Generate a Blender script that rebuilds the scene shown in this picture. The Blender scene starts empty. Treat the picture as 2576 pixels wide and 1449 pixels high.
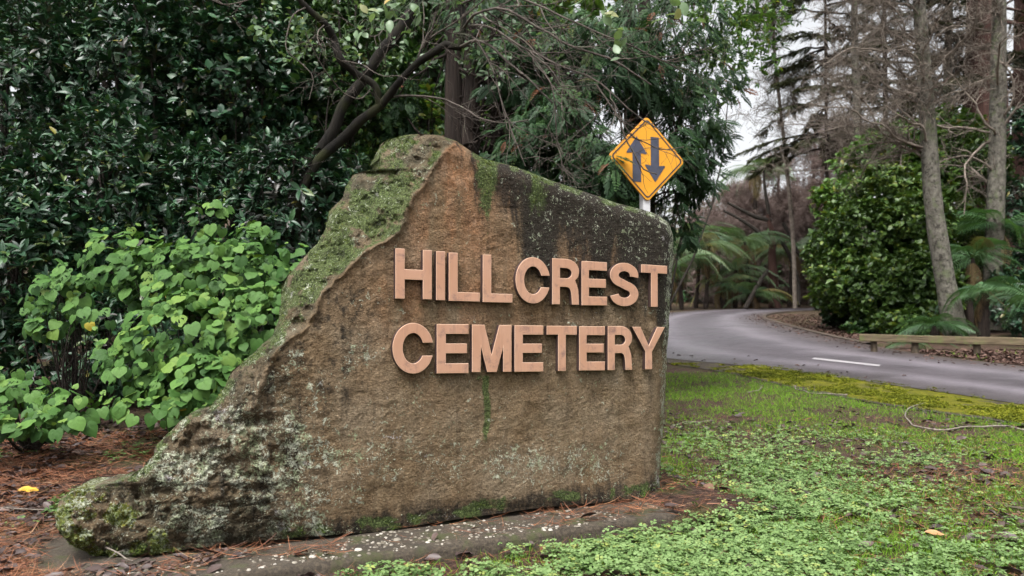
import bpy, math, random
import numpy as np
from mathutils import Vector, Matrix

scene = bpy.context.scene
COL = scene.collection
R = math.radians

# ------------------------------------------------------------------ camera
FPX = 2004.0                       # focal length in units of a 2576-wide picture
CX, CY = 1288.0, 724.5
CAM_H = 1.0
PITCH = math.atan((850.0 - CY) / FPX)
cam_d = bpy.data.cameras.new('camera')
cam = bpy.data.objects.new('camera', cam_d)
COL.objects.link(cam)
cam.location = (0, 0, CAM_H)
cam.rotation_euler = (math.pi / 2 + PITCH, 0, 0)
cam_d.sensor_width = 36.0
cam_d.lens = 36.0 * FPX / 2576.0
cam_d.clip_start = 0.05
cam_d.clip_end = 2000
cam_d.dof.use_dof = True
cam_d.dof.focus_distance = 4.6
cam_d.dof.aperture_fstop = 3.2
scene.camera = cam

# ------------------------------------------------------------------ sky and light (overcast)
SUN_EL, SUN_AZ = 62.0, 205.0       # azimuth measured clockwise from +Y
w = bpy.data.worlds.new('World')
scene.world = w
w.use_nodes = True
nt = w.node_tree
bg = nt.nodes['Background']
sky = nt.nodes.new('ShaderNodeTexSky')
sky.sky_type = 'NISHITA'
sky.sun_disc = False
sky.sun_elevation = R(SUN_EL)
sky.sun_rotation = R(SUN_AZ)
sky.air_density = 1.0
sky.dust_density = 6.0
sky.ozone_density = 1.0
hs = nt.nodes.new('ShaderNodeHueSaturation')
hs.inputs['Saturation'].default_value = 0.12
nt.links.new(sky.outputs[0], hs.inputs['Color'])
nt.links.new(hs.outputs[0], bg.inputs['Color'])
bg.inputs['Strength'].default_value = 0.15
sd = bpy.data.lights.new('sun', 'SUN')
sd.energy = 1.3
sd.angle = R(18)
sd.color = (1.0, 0.965, 0.92)
sun = bpy.data.objects.new('sun', sd)
COL.objects.link(sun)
sdir = Vector((math.sin(R(SUN_AZ)) * math.cos(R(SUN_EL)), math.cos(R(SUN_AZ)) * math.cos(R(SUN_EL)), math.sin(R(SUN_EL))))
sun.rotation_euler = sdir.to_track_quat('Z', 'Y').to_euler()
sun.location = (0, -5, 20)
scene.view_settings.view_transform = 'Standard'
scene.view_settings.look = 'None'
scene.view_settings.exposure = 1.12
scene.view_settings.gamma = 1.0
cy = scene.cycles
cy.max_bounces = 6
cy.diffuse_bounces = 4
cy.glossy_bounces = 2
cy.transmission_bounces = 3
cy.transparent_max_bounces = 4
cy.use_adaptive_sampling = True
cy.adaptive_threshold = 0.03
cy.use_denoising = True
cy.caustics_reflective = False
cy.caustics_refractive = False

# ------------------------------------------------------------------ numeric helpers
cp, sp = math.cos(PITCH), math.sin(PITCH)


def ray(px, py):
    """direction through a picture point, scaled to world Y = 1 (array friendly)"""
    a = (np.asarray(px, float) - CX) / FPX
    b = -(np.asarray(py, float) - CY) / FPX
    y = cp - sp * b
    z = sp + cp * b
    return np.stack([a / y, np.ones_like(a), z / y], -1)


def W(px, py, D):
    """world point seen at a picture point at forward distance D"""
    d = ray(px, py)
    return np.array([0, 0, CAM_H]) + d * np.asarray(D, float)[..., None] if np.ndim(D) else np.array([0, 0, CAM_H]) + d * D


def project(P):
    P = np.asarray(P, float) - np.array([0, 0, CAM_H])
    d = P[..., 1] * cp + P[..., 2] * sp
    u = -P[..., 1] * sp + P[..., 2] * cp
    return CX + FPX * P[..., 0] / d, CY - FPX * u / d


def hash3(i, j, k, seed):
    h = (i.astype(np.int64) * 374761393 + j.astype(np.int64) * 668265263 + k.astype(np.int64) * 2147483647 + seed * 1274126177) & 0xFFFFFFFF
    h = ((h ^ (h >> 13)) * 1274126177) & 0xFFFFFFFF
    h = h ^ (h >> 16)
    return (h & 0xFFFFFF) / float(0xFFFFFF)


def vnoise(P, seed=0):
    f = np.floor(P)
    t = P - f
    t = t * t * (3 - 2 * t)
    i = f.astype(np.int64)
    r = 0
    for dx in (0, 1):
        for dy in (0, 1):
            for dz in (0, 1):
                wgt = (t[..., 0] if dx else 1 - t[..., 0]) * (t[..., 1] if dy else 1 - t[..., 1]) * (t[..., 2] if dz else 1 - t[..., 2])
                r = r + wgt * hash3(i[..., 0] + dx, i[..., 1] + dy, i[..., 2] + dz, seed)
    return r


def fbm(P, scale=1.0, octv=4, seed=0, gain=0.5):
    P = np.asarray(P, float) * scale
    s, a, n = 0, 1.0, 0
    for o in range(octv):
        s = s + a * vnoise(P * (2.03 ** o) + 17.3 * o, seed + o)
        n += a
        a *= gain
    return s / n


def sstep(a, b, x):
    t = np.clip((x - a) / (b - a), 0, 1)
    return t * t * (3 - 2 * t)


def nrm(v):
    return v / (np.linalg.norm(v, axis=-1, keepdims=True) + 1e-9)


# ------------------------------------------------------------------ mesh helpers
class Geo:
    def __init__(self):
        self.V, self.F, self.M, self.A, self.n = [], [], [], [], 0

    def add(self, V, F, var=0.5, mat=0):
        V = np.asarray(V, float).reshape(-1, 3)
        F = np.asarray(F, np.int64)
        self.V.append(V)
        self.F.append(F + self.n)
        self.M.append(np.full(len(F), mat) if np.ndim(mat) == 0 else np.asarray(mat))
        self.A.append(np.full(len(V), var, float) if np.ndim(var) == 0 else np.asarray(var, float).ravel())
        self.n += len(V)

    def build(self, name, mats, parent=None, smooth=True):
        me = bpy.data.meshes.new(name)
        V = np.concatenate(self.V)
        me.vertices.add(len(V))
        loops = np.concatenate([f.ravel() for f in self.F])
        tot = np.concatenate([np.full(len(f), f.shape[1]) for f in self.F])
        start = np.concatenate([[0], np.cumsum(tot)[:-1]])
        me.loops.add(len(loops))
        me.loops.foreach_set('vertex_index', loops.astype(np.int32))
        me.polygons.add(len(tot))
        me.polygons.foreach_set('loop_start', start.astype(np.int32))
        o = bpy.data.objects.new(name, me)
        COL.objects.link(o)
        if parent is not None:
            o.parent = parent
            V = V - np.array(parent.get('_loc', (0, 0, 0)))
        me.vertices.foreach_set('co', V.astype(np.float32).ravel())
        for m in (mats if isinstance(mats, (list, tuple)) else [mats]):
            me.materials.append(m)
        me.polygons.foreach_set('material_index', np.concatenate(self.M).astype(np.int32))
        at = me.attributes.new('var', 'FLOAT', 'POINT')
        at.data.foreach_set('value', np.concatenate(self.A).astype(np.float32))
        me.polygons.foreach_set('use_smooth', np.full(len(tot), smooth))
        me.update(calc_edges=True)
        return o


def tag(o, label=None, cat=None, group=None, kind=None):
    if label:
        o['label'] = label
    if cat:
        o['category'] = cat
    if group:
        o['group'] = group
    if kind:
        o['kind'] = kind
    return o


def thing(name, label, cat, loc=(0, 0, 0), group=None):
    o = bpy.data.objects.new(name, None)
    COL.objects.link(o)
    o.empty_display_size = 0.2
    o.location = [float(c) for c in loc]
    o['_loc'] = [float(c) for c in loc]
    return tag(o, label, cat, group)


def place(tmpl, pos, ydir, zhint, size, wid=1.0):
    """copies of a template (V, F) : y axis along ydir, z towards zhint"""
    V, F = tmpl
    M = len(pos)
    y = nrm(ydir)
    z = zhint - y * np.sum(zhint * y, -1, keepdims=True)
    z = nrm(z)
    x = np.cross(y, z)
    size = np.broadcast_to(np.asarray(size, float), (M,))
    wid = np.broadcast_to(np.asarray(wid, float), (M,))
    P = (pos[:, None, :]
         + x[:, None, :] * (V[None, :, 0] * (size * wid)[:, None])[..., None]
         + y[:, None, :] * (V[None, :, 1] * size[:, None])[..., None]
         + z[:, None, :] * (V[None, :, 2] * size[:, None])[..., None])
    FF = F[None] + (np.arange(M) * len(V))[:, None, None]
    return P.reshape(-1, 3), FF.reshape(-1, F.shape[1]), len(V)


def scatter(geo, tmpls, pos, ydir, zhint, size, var, rng, wid=1.0, mat=0):
    if not isinstance(tmpls, list):
        tmpls = [tmpls]
    pick = rng.integers(0, len(tmpls), len(pos))
    size = np.broadcast_to(np.asarray(size, float), (len(pos),))
    var = np.broadcast_to(np.asarray(var, float), (len(pos),))
    wid = np.broadcast_to(np.asarray(wid, float), (len(pos),))
    for k, t in enumerate(tmpls):
        m = pick == k
        if not m.any():
            continue
        P, F, nv = place(t, pos[m], ydir[m], zhint[m], size[m], wid[m])
        geo.add(P, F, np.repeat(var[m], nv), mat)


def tubes(geo, P, Rad, n=5, var=0.5, mat=0, cap=False):
    """P (M,S,3) centre lines, Rad (M,S)"""
    P = np.asarray(P, float)
    Rad = np.asarray(Rad, float)
    if P.ndim == 2:
        P, Rad = P[None], Rad[None]
    M, S, _ = P.shape
    T = np.empty_like(P)
    T[:, 1:-1] = P[:, 2:] - P[:, :-2]
    T[:, 0] = P[:, 1] - P[:, 0]
    T[:, -1] = P[:, -1] - P[:, -2]
    T = nrm(T)
    mean = np.abs(nrm(P[:, -1] - P[:, 0]))
    ref = np.eye(3)[np.argmin(mean, -1)][:, None, :]
    U = nrm(np.cross(T, np.broadcast_to(ref, T.shape)))
    B = np.cross(T, U)
    a = np.arange(n) * 2 * math.pi / n
    ring = P[:, :, None, :] + Rad[:, :, None, None] * (U[:, :, None, :] * np.cos(a)[None, None, :, None] + B[:, :, None, :] * np.sin(a)[None, None, :, None])
    idx = np.arange(M * S * n).reshape(M, S, n)
    nx = np.roll(idx, -1, axis=2)
    F = np.stack([idx[:, :-1], nx[:, :-1], nx[:, 1:], idx[:, 1:]], -1).reshape(-1, 4)
    v = np.broadcast_to(np.asarray(var, float), (M,)) if np.ndim(var) else np.full(M, var)
    geo.add(ring, F, np.repeat(v, S * n), mat)
    if cap:
        for e in (0, S - 1):
            for m in range(M):
                geo.add(ring[m, e], np.arange(n)[None, :] if n in (3, 4) else np.array([[0, i, i + 1] for i in range(1, n - 1)]), v[m], mat)
    return ring


def spline(pts, n):
    pts = np.asarray(pts, float)
    d = np.concatenate([[0], np.cumsum(np.linalg.norm(np.diff(pts, axis=0), axis=1))])
    t = np.linspace(0, d[-1], n)
    m = np.gradient(pts, d, axis=0)
    i = np.clip(np.searchsorted(d, t, side='right') - 1, 0, len(d) - 2)
    h = (d[i + 1] - d[i])[:, None]
    s = ((t - d[i]) / h[:, 0])[:, None]
    return ((2 * s**3 - 3 * s**2 + 1) * pts[i] + (s**3 - 2 * s**2 + s) * h * m[i] + (-2 * s**3 + 3 * s**2) * pts[i + 1] + (s**3 - s**2) * h * m[i + 1])


def grow(P, Rad, per, length, S, rng, spread=0.9, bias=(0, 0, 0), wander=0.25, ratio=0.5, tr=(0.15, 1.0), tip=0.35, curl=(0, 0, 0)):
    """children of a batch of limbs: random start on the parent, random side direction, wandering path"""
    M, S0, _ = P.shape
    n = int(M * per)
    par = rng.integers(0, M, n)
    t = rng.uniform(tr[0], tr[1], n) * (S0 - 1)
    i = np.minimum(t.astype(int), S0 - 2)
    f = (t - i)[:, None]
    st = P[par, i] * (1 - f) + P[par, i + 1] * f
    r0 = (Rad[par, i] * (1 - f[:, 0]) + Rad[par, i + 1] * f[:, 0]) * ratio
    tan = nrm(P[par, i + 1] - P[par, i])
    d = nrm(tan * (1 - spread * 0.5) + spread * nrm(rng.normal(size=(n, 3))) + np.asarray(bias))
    L = rng.uniform(length[0], length[1], n) * (1.0 - 0.45 * t / (S0 - 1))
    out = np.empty((n, S, 3))
    out[:, 0] = st
    step = (L / (S - 1))[:, None]
    cur = np.asarray(curl, float)
    for k in range(1, S):
        d = nrm(d + wander * rng.normal(size=(n, 3)) + cur)
        out[:, k] = out[:, k - 1] + d * step
    rr = r0[:, None] * np.linspace(1, tip, S)[None]
    return out, rr


# ------------------------------------------------------------------ leaf templates
def leaf_t(width=0.35, n=4, fold=0.25, droop=0.15, peak=0.45, wavy=0.0, stalk=0.08):
    V, F = [], []
    for i in range(n + 1):
        t = i / n
        y = t
        ww = width * (math.sin(math.pi * min(1, max(0.0, t)) ** (math.log(0.5) / math.log(peak))) ** 0.8) if 0 < t < 1 else 0.03 * width
        zm = -droop * t * t
        wv = wavy * math.sin(t * 9)
        V += [(-ww / 2, y, zm + fold * ww / 2 + wv * ww), (0, y, zm), (ww / 2, y, zm + fold * ww / 2 - wv * ww)]
    for i in range(n):
        a = i * 3
        F += [(a, a + 1, a + 4, a + 3), (a + 1, a + 2, a + 5, a + 4)]
    return np.array(V), np.array(F)


def heart_t(seed, holes=0):
    half = [(0.0, 0.1), (0.13, -0.02), (0.3, -0.02), (0.45, 0.12), (0.5, 0.32), (0.46, 0.52), (0.35, 0.72), (0.17, 0.9)]
    out = half + [(0.0, 1.04)] + [(-x, y) for x, y in reversed(half[1:])]
    out = np.array(out)
    rg = np.random.default_rng(seed)
    out = out * (1 + rg.normal(0, 0.02, out.shape))
    n = len(out)
    c = np.array([0, 0.14])
    V = [(*c, 0)]
    for f in (0.33, 0.68, 1.0):
        for p in out:
            q = c + (p - c) * f
            V.append((q[0], q[1], 0))
    V = np.array(V, float)
    ang = np.arctan2(V[:, 1] - 0.14, V[:, 0])
    rad = np.hypot(V[:, 0], V[:, 1] - 0.14)
    V[:, 2] = -0.24 * rad ** 2 + 0.03 * rad * np.cos(ang * 7) + rg.normal(0, 0.012, len(V)) + 0.1 * np.abs(V[:, 0])
    F = []
    for i in range(n):
        j = (i + 1) % n
        F.append((0, 1 + i, 1 + j, 1 + j))
        for r in (0, 1):
            a = 1 + r * n
            F.append((a + i, a + n + i, a + n + j, a + j))
    F = np.array(F)
    if holes:
        cand = [k for k in range(len(F)) if k % 3 == 1 or (k % 3 == 2 and rg.random() < .4)]
        drop = set(rg.choice(cand, holes, replace=False).tolist())
        F = np.array([f for k, f in enumerate(F) if k not in drop])
    # centre fan as triangles written as quads with the mid edge split
    G = []
    extra = []
    nv = len(V)
    for f in F:
        if f[2] == f[3]:
            mid = (V[f[1]] + V[f[2]]) / 2
            extra.append(mid)
            G.append((f[0], f[1], nv + len(extra) - 1, f[2]))
        else:
            G.append(tuple(f))
    V = np.concatenate([V, np.array(extra)])
    return V, np.array(G)


def spray_t(n=9, seed=0, wid=0.4, lw=0.055, droop=0.35):
    """flat drooping conifer spray: rachis with forward pointing side twigs"""
    rg = np.random.default_rng(seed)
    V, F = [], []

    def quad(p, d, L, wd):
        s = np.array([-d[1], d[0], 0])
        e = p + d * L
        e = e + np.array([0, 0, -0.25 * L])
        a = len(V)
        V.extend([p - s * wd * .3, p + d * L * .5 - s * wd, e, p + d * L * .5 + s * wd])
        F.append((a, a + 1, a + 2, a + 3))
    for i in range(n):
        t = (i + 0.5) / n
        p = np.array([0, t, -droop * t * t])
        L = wid * (1 - t) ** 0.6 * min(1, 3 * t + .4) * rg.uniform(.75, 1.1)
        for sx in (-1, 1):
            a = R(rg.uniform(32, 50))
            d = np.array([sx * math.sin(a), math.cos(a), 0])
            quad(p, d, L, lw * rg.uniform(.7, 1.2))
            if L > .15:
                for q in (.4, .65):
                    a2 = a + R(rg.uniform(-45, 45))
                    quad(p + d * L * q, np.array([sx * math.sin(a2), math.cos(a2), 0]), L * .45, lw * .8)
    a = len(V)
    V.extend([np.array([-.008, 0, 0]), np.array([.008, 0, 0]), np.array([.004, 1, -droop]), np.array([-.004, 1, -droop])])
    F.append((a, a + 1, a + 2, a + 3))
    return np.array(V), np.array(F)


def fern_t(n=20, seed=0, arch=0.55, wid=0.3):
    rg = np.random.default_rng(seed)
    V, F = [], []
    for i in range(n):
        t = 0.12 + 0.88 * i / (n - 1)
        z = 0.25 * t - arch * t * t
        y = t * (1 - 0.12 * t)
        L = wid * (math.sin(math.pi * min(1, (t * 0.9 + .08))) ** 0.7 + 0.04)
        wd = 0.85 * 0.9 / n * .3
        for sx in (-1, 1):
            d = np.array([sx * .94, .34, 0.0])
            p = np.array([0, y, z])
            q = p + d * L * .55 + np.array([0, 0, -.03 * L])
            e = p + d * L * rg.uniform(.85, 1.05) + np.array([0, rg.uniform(-.02, .02), -.55 * L])
            s = np.array([0, wd, 0])
            a = len(V)
            V.extend([p - s * .7, p + s * .7, q - s, q + s, e - s * .15, e + s * .15])
            F += [(a, a + 2, a + 3, a + 1), (a + 2, a + 4, a + 5, a + 3)]
    a = len(V)
    k = 6
    for i in range(k + 1):
        t = i / k
        V.extend([np.array([-.012 * (1 - .7 * t), t * (1 - .12 * t), .25 * t - arch * t * t - .004]), np.array([.012 * (1 - .7 * t), t * (1 - .12 * t), .25 * t - arch * t * t - .004])])
    for i in range(k):
        F.append((a + 2 * i, a + 2 * i + 1, a + 2 * i + 3, a + 2 * i + 2))
    return np.array(V), np.array(F)


def clover_t(seed):
    rg = np.random.default_rng(seed)
    V, F = [], []
    for k in range(3):
        a = k * 2 * math.pi / 3 + rg.normal(0, .2)
        c, s = math.cos(a), math.sin(a)
        L = rg.uniform(.45, .58)
        pts = [(0.0, .03, 0), (.17, .2, .05), (.27, .4, .03), (.12, .5, .0), (0, .44, -.02), (-.12, .5, 0), (-.27, .4, .03), (-.17, .2, .05)]
        b = len(V)
        for x, y, z in pts:
            x, y = x * L / .5, y * L / .5
            V.append((x * c - y * s, x * s + y * c, z - .06 * y))
        V.append((-0.24 * L / .5 * s, .24 * L / .5 * c, -.02))
        m = b + 8
        for i in range(0, 8, 2):
            F.append((m, b + i, b + i + 1, b + (i + 2) % 8))
    return np.array(V), np.array(F)


def blade_t(bend=.5, n=3, w0=.05):
    V, F = [], []
    for i in range(n + 1):
        t = i / n
        ww = w0 * (1 - t) ** .7 + .004
        V += [(-ww / 2, t * (1 - bend * .25 * t), bend * t * t * .7), (ww / 2, t * (1 - bend * .25 * t), bend * t * t * .7)]
    for i in range(n):
        F.append((2 * i, 2 * i + 1, 2 * i + 3, 2 * i + 2))
    return np.array(V), np.array(F)


def dead_t(seed):
    V, F = leaf_t(.5, 5, .3, .1, .45, .0)
    rg = np.random.default_rng(seed)
    V = V.copy()
    V[:, 2] += .35 * (np.abs(V[:, 0]) * 2) ** 2 * rg.uniform(-1, 1.6) + .3 * rg.uniform(-.3, 1) * (V[:, 1] - .5) ** 2 + rg.normal(0, .03, len(V))
    V[:, 0] *= 1 + rg.normal(0, .12, len(V))
    return V, F


LANCE = [leaf_t(.34, 4, .35, .25, .55, .0), leaf_t(.38, 4, .2, .1, .5, .04), leaf_t(.3, 4, .5, .4, .5, .03)]
OVAL = [leaf_t(.62, 4, .2, .15, .5), leaf_t(.56, 4, .35, .3, .5, .03)]
SMALL = [leaf_t(.5, 2, .25, .1, .5), leaf_t(.42, 2, .3, .25, .5)]
HEART = [heart_t(1), heart_t(2), heart_t(3, 2), heart_t(4, 4), heart_t(5), heart_t(6, 1)]
SPRAY = [spray_t(9, 1), spray_t(8, 2, .34, .05, .5), spray_t(10, 3, .45, .05, .25)]
FERN = [fern_t(24, 1, .75, .26), fern_t(24, 2, 1.05, .24), fern_t(22, 3, .55, .28)]
CLOVER = [clover_t(i) for i in range(5)]
BLADE = [blade_t(.3), blade_t(.8), blade_t(1.2)]
DEAD = [dead_t(i) for i in range(8)]
NEEDLE = [blade_t(.15, 2, .018), blade_t(.35, 3, .018)]


# ------------------------------------------------------------------ materials
def mat(name):
    m = bpy.data.materials.new(name)
    m.use_nodes = True
    t = m.node_tree
    return m, t, t.nodes['Principled BSDF'], t.nodes['Material Output']


def N(t, kind, **kw):
    n = t.nodes.new(kind)
    for k, v in kw.items():
        if k in n.inputs:
            n.inputs[k].default_value = v
        else:
            setattr(n, k, v)
    return n


def ramp(t, fac, stops):
    r = t.nodes.new('ShaderNodeValToRGB')
    while len(r.color_ramp.elements) < len(stops):
        r.color_ramp.elements.new(0.5)
    for e, (p, c) in zip(r.color_ramp.elements, stops):
        e.position = p
        e.color = (*c, 1) if len(c) == 3 else c
    t.links.new(fac, r.inputs['Fac'])
    return r.outputs['Color']


def mixc(t, fac, a, b, mode='MIX'):
    n = t.nodes.new('ShaderNodeMix')
    n.data_type = 'RGBA'
    n.blend_type = mode
    for s, v in ((0, fac), (6, a), (7, b)):
        if hasattr(v, 'links') or hasattr(v, 'is_output'):
            t.links.new(v, n.inputs[s])
        elif s == 0:
            n.inputs[0].default_value = v
        else:
            n.inputs[s].default_value = (*v, 1)
    return n.outputs[2]


def math_n(t, op, a, b=None, c=None, clamp=False):
    n = t.nodes.new('ShaderNodeMath')
    n.operation = op
    n.use_clamp = clamp
    for s, v in ((0, a), (1, b), (2, c)):
        if v is None:
            continue
        if hasattr(v, 'is_output'):
            t.links.new(v, n.inputs[s])
        else:
            n.inputs[s].default_value = v
    return n.outputs[0]


def noise(t, vec, scale, detail=4, rough=.55, dist=0.0):
    n = N(t, 'ShaderNodeTexNoise', Scale=scale, Detail=detail, Roughness=rough, Distortion=dist)
    if vec is not None:
        t.links.new(vec, n.inputs['Vector'])
    return n.outputs['Fac']


def bump(t, b, h, strength, dist):
    n = N(t, 'ShaderNodeBump', Strength=strength, Distance=dist)
    t.links.new(h, n.inputs['Height'])
    t.links.new(n.outputs[0], b.inputs['Normal'])
    return n


def leaf_mat(name, stops, rough=.4, trans=.25, tcol=None, spec=.5):
    m, t, b, out = mat(name)
    at = N(t, 'ShaderNodeAttribute', attribute_name='var')
    col = ramp(t, at.outputs['Fac'], [(p_, tuple(c_ * .86 for c_ in k_)) for p_, k_ in stops])
    geo = N(t, 'ShaderNodeNewGeometry')
    nz = noise(t, geo.outputs['Position'], 35, 2)
    col = mixc(t, .35, col, ramp(t, nz, [(.3, (.35, .35, .35)), (.7, (.65, .65, .65))]), 'OVERLAY')
    t.links.new(col, b.inputs['Base Color'])
    b.inputs['Roughness'].default_value = rough
    b.inputs['Specular IOR Level'].default_value = spec
    if trans > 0:
        tr = t.nodes.new('ShaderNodeBsdfTranslucent')
        c2 = mixc(t, 1.0, col, tcol or (1.0, 1.0, .5), 'MULTIPLY')
        t.links.new(c2, tr.inputs['Color'])
        mx = t.nodes.new('ShaderNodeMixShader')
        mx.inputs[0].default_value = trans
        t.links.new(b.outputs[0], mx.inputs[1])
        t.links.new(tr.outputs[0], mx.inputs[2])
        t.links.new(mx.outputs[0], out.inputs['Surface'])
    return m


def bark_mat(name, dark, light, moss=None, mossamt=.45, vscale=(14, 14, 2.2), bumpd=.015, rough=.9):
    m, t, b, out = mat(name)
    tc = N(t, 'ShaderNodeNewGeometry').outputs['Position']
    mp = N(t, 'ShaderNodeMapping')
    mp.inputs['Scale'].default_value = vscale
    t.links.new(tc, mp.inputs['Vector'])
    n1 = noise(t, mp.outputs[0], 1.0, 6, .65, .3)
    n2 = noise(t, tc, 4.0, 4)
    col = ramp(t, n1, [(.3, dark), (.7, light)])
    if moss is not None:
        col = mixc(t, ramp(t, n2, [(mossamt, (0, 0, 0)), (mossamt + .18, (1, 1, 1))]), col, moss)
    if name == 'lichen_bark':
        col = mixc(t, ramp(t, noise(t, tc, 7.5, 5, .7, .5), [(.52, (0, 0, 0)), (.62, (.85, .85, .85))]), col, (.028, .025, .02))
    at = N(t, 'ShaderNodeAttribute', attribute_name='var')
    col = mixc(t, .5, col, ramp(t, at.outputs['Fac'], [(0, (.3, .3, .3)), (1, (.7, .7, .7))]), 'OVERLAY')
    t.links.new(col, b.inputs['Base Color'])
    b.inputs['Roughness'].default_value = rough
    b.inputs['Specular IOR Level'].default_value = .25
    bump(t, b, n1, .9, bumpd)
    return m


M_SHRUB = leaf_mat('glossy_dark_leaf', [(0, (.075, .072, .062)), (.13, (.05, .055, .045)), (.19, (.006, .026, .011)), (.45, (.017, .062, .027)), (.8, (.04, .11, .042)), (.93, (.068, .15, .046)), (1, (.2, .18, .03))], .42, .08, spec=.5)
M_SHRUB2 = leaf_mat('mid_green_leaf', [(0, (.012, .04, .01)), (.5, (.034, .085, .02)), (.85, (.07, .15, .034)), (1, (.18, .2, .04))], .42, .18, spec=.4)
M_BUSH = leaf_mat('rounded_bush_leaf', [(0, (.02, .048, .01)), (.5, (.062, .122, .024)), (.85, (.125, .215, .046)), (1, (.24, .28, .05))], .4, .25, spec=.4)
M_BRIGHT = leaf_mat('bright_green_leaf', [(0, (.05, .11, .025)), (.5, (.1, .2, .04)), (.9, (.16, .29, .06)), (1, (.4, .3, .04))], .4, .4)
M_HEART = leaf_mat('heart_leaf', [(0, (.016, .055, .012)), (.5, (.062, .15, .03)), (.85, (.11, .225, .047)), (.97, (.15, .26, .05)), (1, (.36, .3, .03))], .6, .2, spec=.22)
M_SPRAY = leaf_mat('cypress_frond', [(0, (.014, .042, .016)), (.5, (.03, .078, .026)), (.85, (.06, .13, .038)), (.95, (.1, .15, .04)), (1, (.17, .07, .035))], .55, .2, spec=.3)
M_GREY = leaf_mat('grey_green_needles', [(0, (.05, .055, .03)), (.5, (.085, .095, .055)), (1, (.13, .15, .085))], .6, .25, spec=.2)
M_DARKN = leaf_mat('redwood_needles', [(0, (.02, .022, .014)), (.6, (.04, .045, .026)), (1, (.075, .06, .035))], .6, .2, spec=.2)
M_FERN = leaf_mat('fern_frond', [(0, (.05, .11, .045)), (.5, (.12, .2, .09)), (.85, (.24, .32, .19)), (1, (.3, .26, .1))], .5, .3)
M_FERND = leaf_mat('dark_fern_frond', [(0, (.03, .08, .03)), (.5, (.06, .14, .05)), (.9, (.12, .24, .1)), (1, (.16, .12, .05))], .5, .3)
M_TAN = leaf_mat('dry_frond', [(0, (.12, .075, .04)), (.5, (.2, .14, .07)), (1, (.26, .24, .1))], .7, .3, spec=.2)
M_CLOVER = leaf_mat('clover_leaf', [(0, (.06, .115, .03)), (.5, (.16, .26, .085)), (.85, (.25, .37, .145)), (1, (.34, .38, .09))], .6, .2, spec=.2)
M_GRASS = leaf_mat('grass_blade', [(0, (.09, .2, .016)), (.5, (.175, .36, .028)), (.85, (.27, .46, .045)), (1, (.4, .36, .12))], .6, .3, spec=.2)
M_DEAD = leaf_mat('dead_leaf', [(0, (.035, .022, .02)), (.45, (.07, .045, .04)), (.75, (.12, .08, .068)), (.92, (.2, .11, .065)), (1, (.36, .2, .08))], .5, .0)
M_NEEDLE = leaf_mat('pine_needle', [(0, (.1, .035, .018)), (.5, (.22, .08, .035)), (.85, (.34, .14, .06)), (1, (.42, .26, .14))], .6, .0)
M_YELLOW = leaf_mat('yellow_leaf', [(0, (.6, .38, .03)), (1, (.68, .4, .03))], .5, .1)
M_TANLEAF = leaf_mat('tan_leaf', [(0, (.36, .17, .07)), (1, (.5, .27, .12))], .5, .05)
M_MOSSY = bark_mat('mossy_bark', (.004, .0035, .003), (.018, .015, .011), (.022, .025, .008), .52)
M_TWIG = bark_mat('twig_bark', (.022, .018, .015), (.15, .125, .108), (.13, .15, .1), .6, (8, 8, 8), .002)
M_TWIGD = bark_mat('dark_twig_bark', (.016, .013, .011), (.06, .05, .042), None, .6, (8, 8, 8), .002)
M_PINK = bark_mat('bare_twig_bark', (.085, .068, .055), (.25, .21, .175), (.16, .16, .1), .62, (6, 6, 6), .002)
M_LICHEN = bark_mat('lichen_bark', (.04, .036, .028), (.2, .185, .155), (.1, .12, .06), .52, (9, 9, 7), .03)
M_RED = bark_mat('stringy_red_bark', (.03, .016, .013), (.1, .052, .042), None, .5, (26, 26, 1.2), .03)
M_DARKB = bark_mat('stringy_dark_bark', (.006, .0045, .004), (.06, .043, .035), None, .5, (26, 26, 1.3), .06)
M_STICK = bark_mat('dead_stick_bark', (.06, .048, .04), (.3, .26, .22), None, .5, (20, 20, 20), .003)


def ground_mat():
    m, t, b, out = mat('soil_and_litter')
    p = N(t, 'ShaderNodeNewGeometry').outputs['Position']
    n1 = noise(t, p, 2.2, 5, .6)
    n2 = noise(t, p, 28, 6, .7)
    n3 = noise(t, p, 130, 4, .7)
    c1 = ramp(t, n2, [(.3, (.02, .012, .009)), (.5, (.062, .036, .026)), (.7, (.125, .076, .056))])
    c2 = ramp(t, n2, [(.3, (.03, .028, .01)), (.55, (.06, .065, .02)), (.75, (.1, .1, .03))])
    col = mixc(t, ramp(t, n1, [(.48, (0, 0, 0)), (.62, (.8, .8, .8))]), c1, c2)
    col = mixc(t, .6, col, ramp(t, n3, [(.3, (.25, .25, .25)), (.7, (.75, .75, .75))]), 'OVERLAY')
    t.links.new(col, b.inputs['Base Color'])
    b.inputs['Roughness'].default_value = .9
    b.inputs['Specular IOR Level'].default_value = .2
    h = math_n(t, 'ADD', n2, math_n(t, 'MULTIPLY', n3, .4))
    bump(t, b, h, 1.0, .03)
    return m


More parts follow.
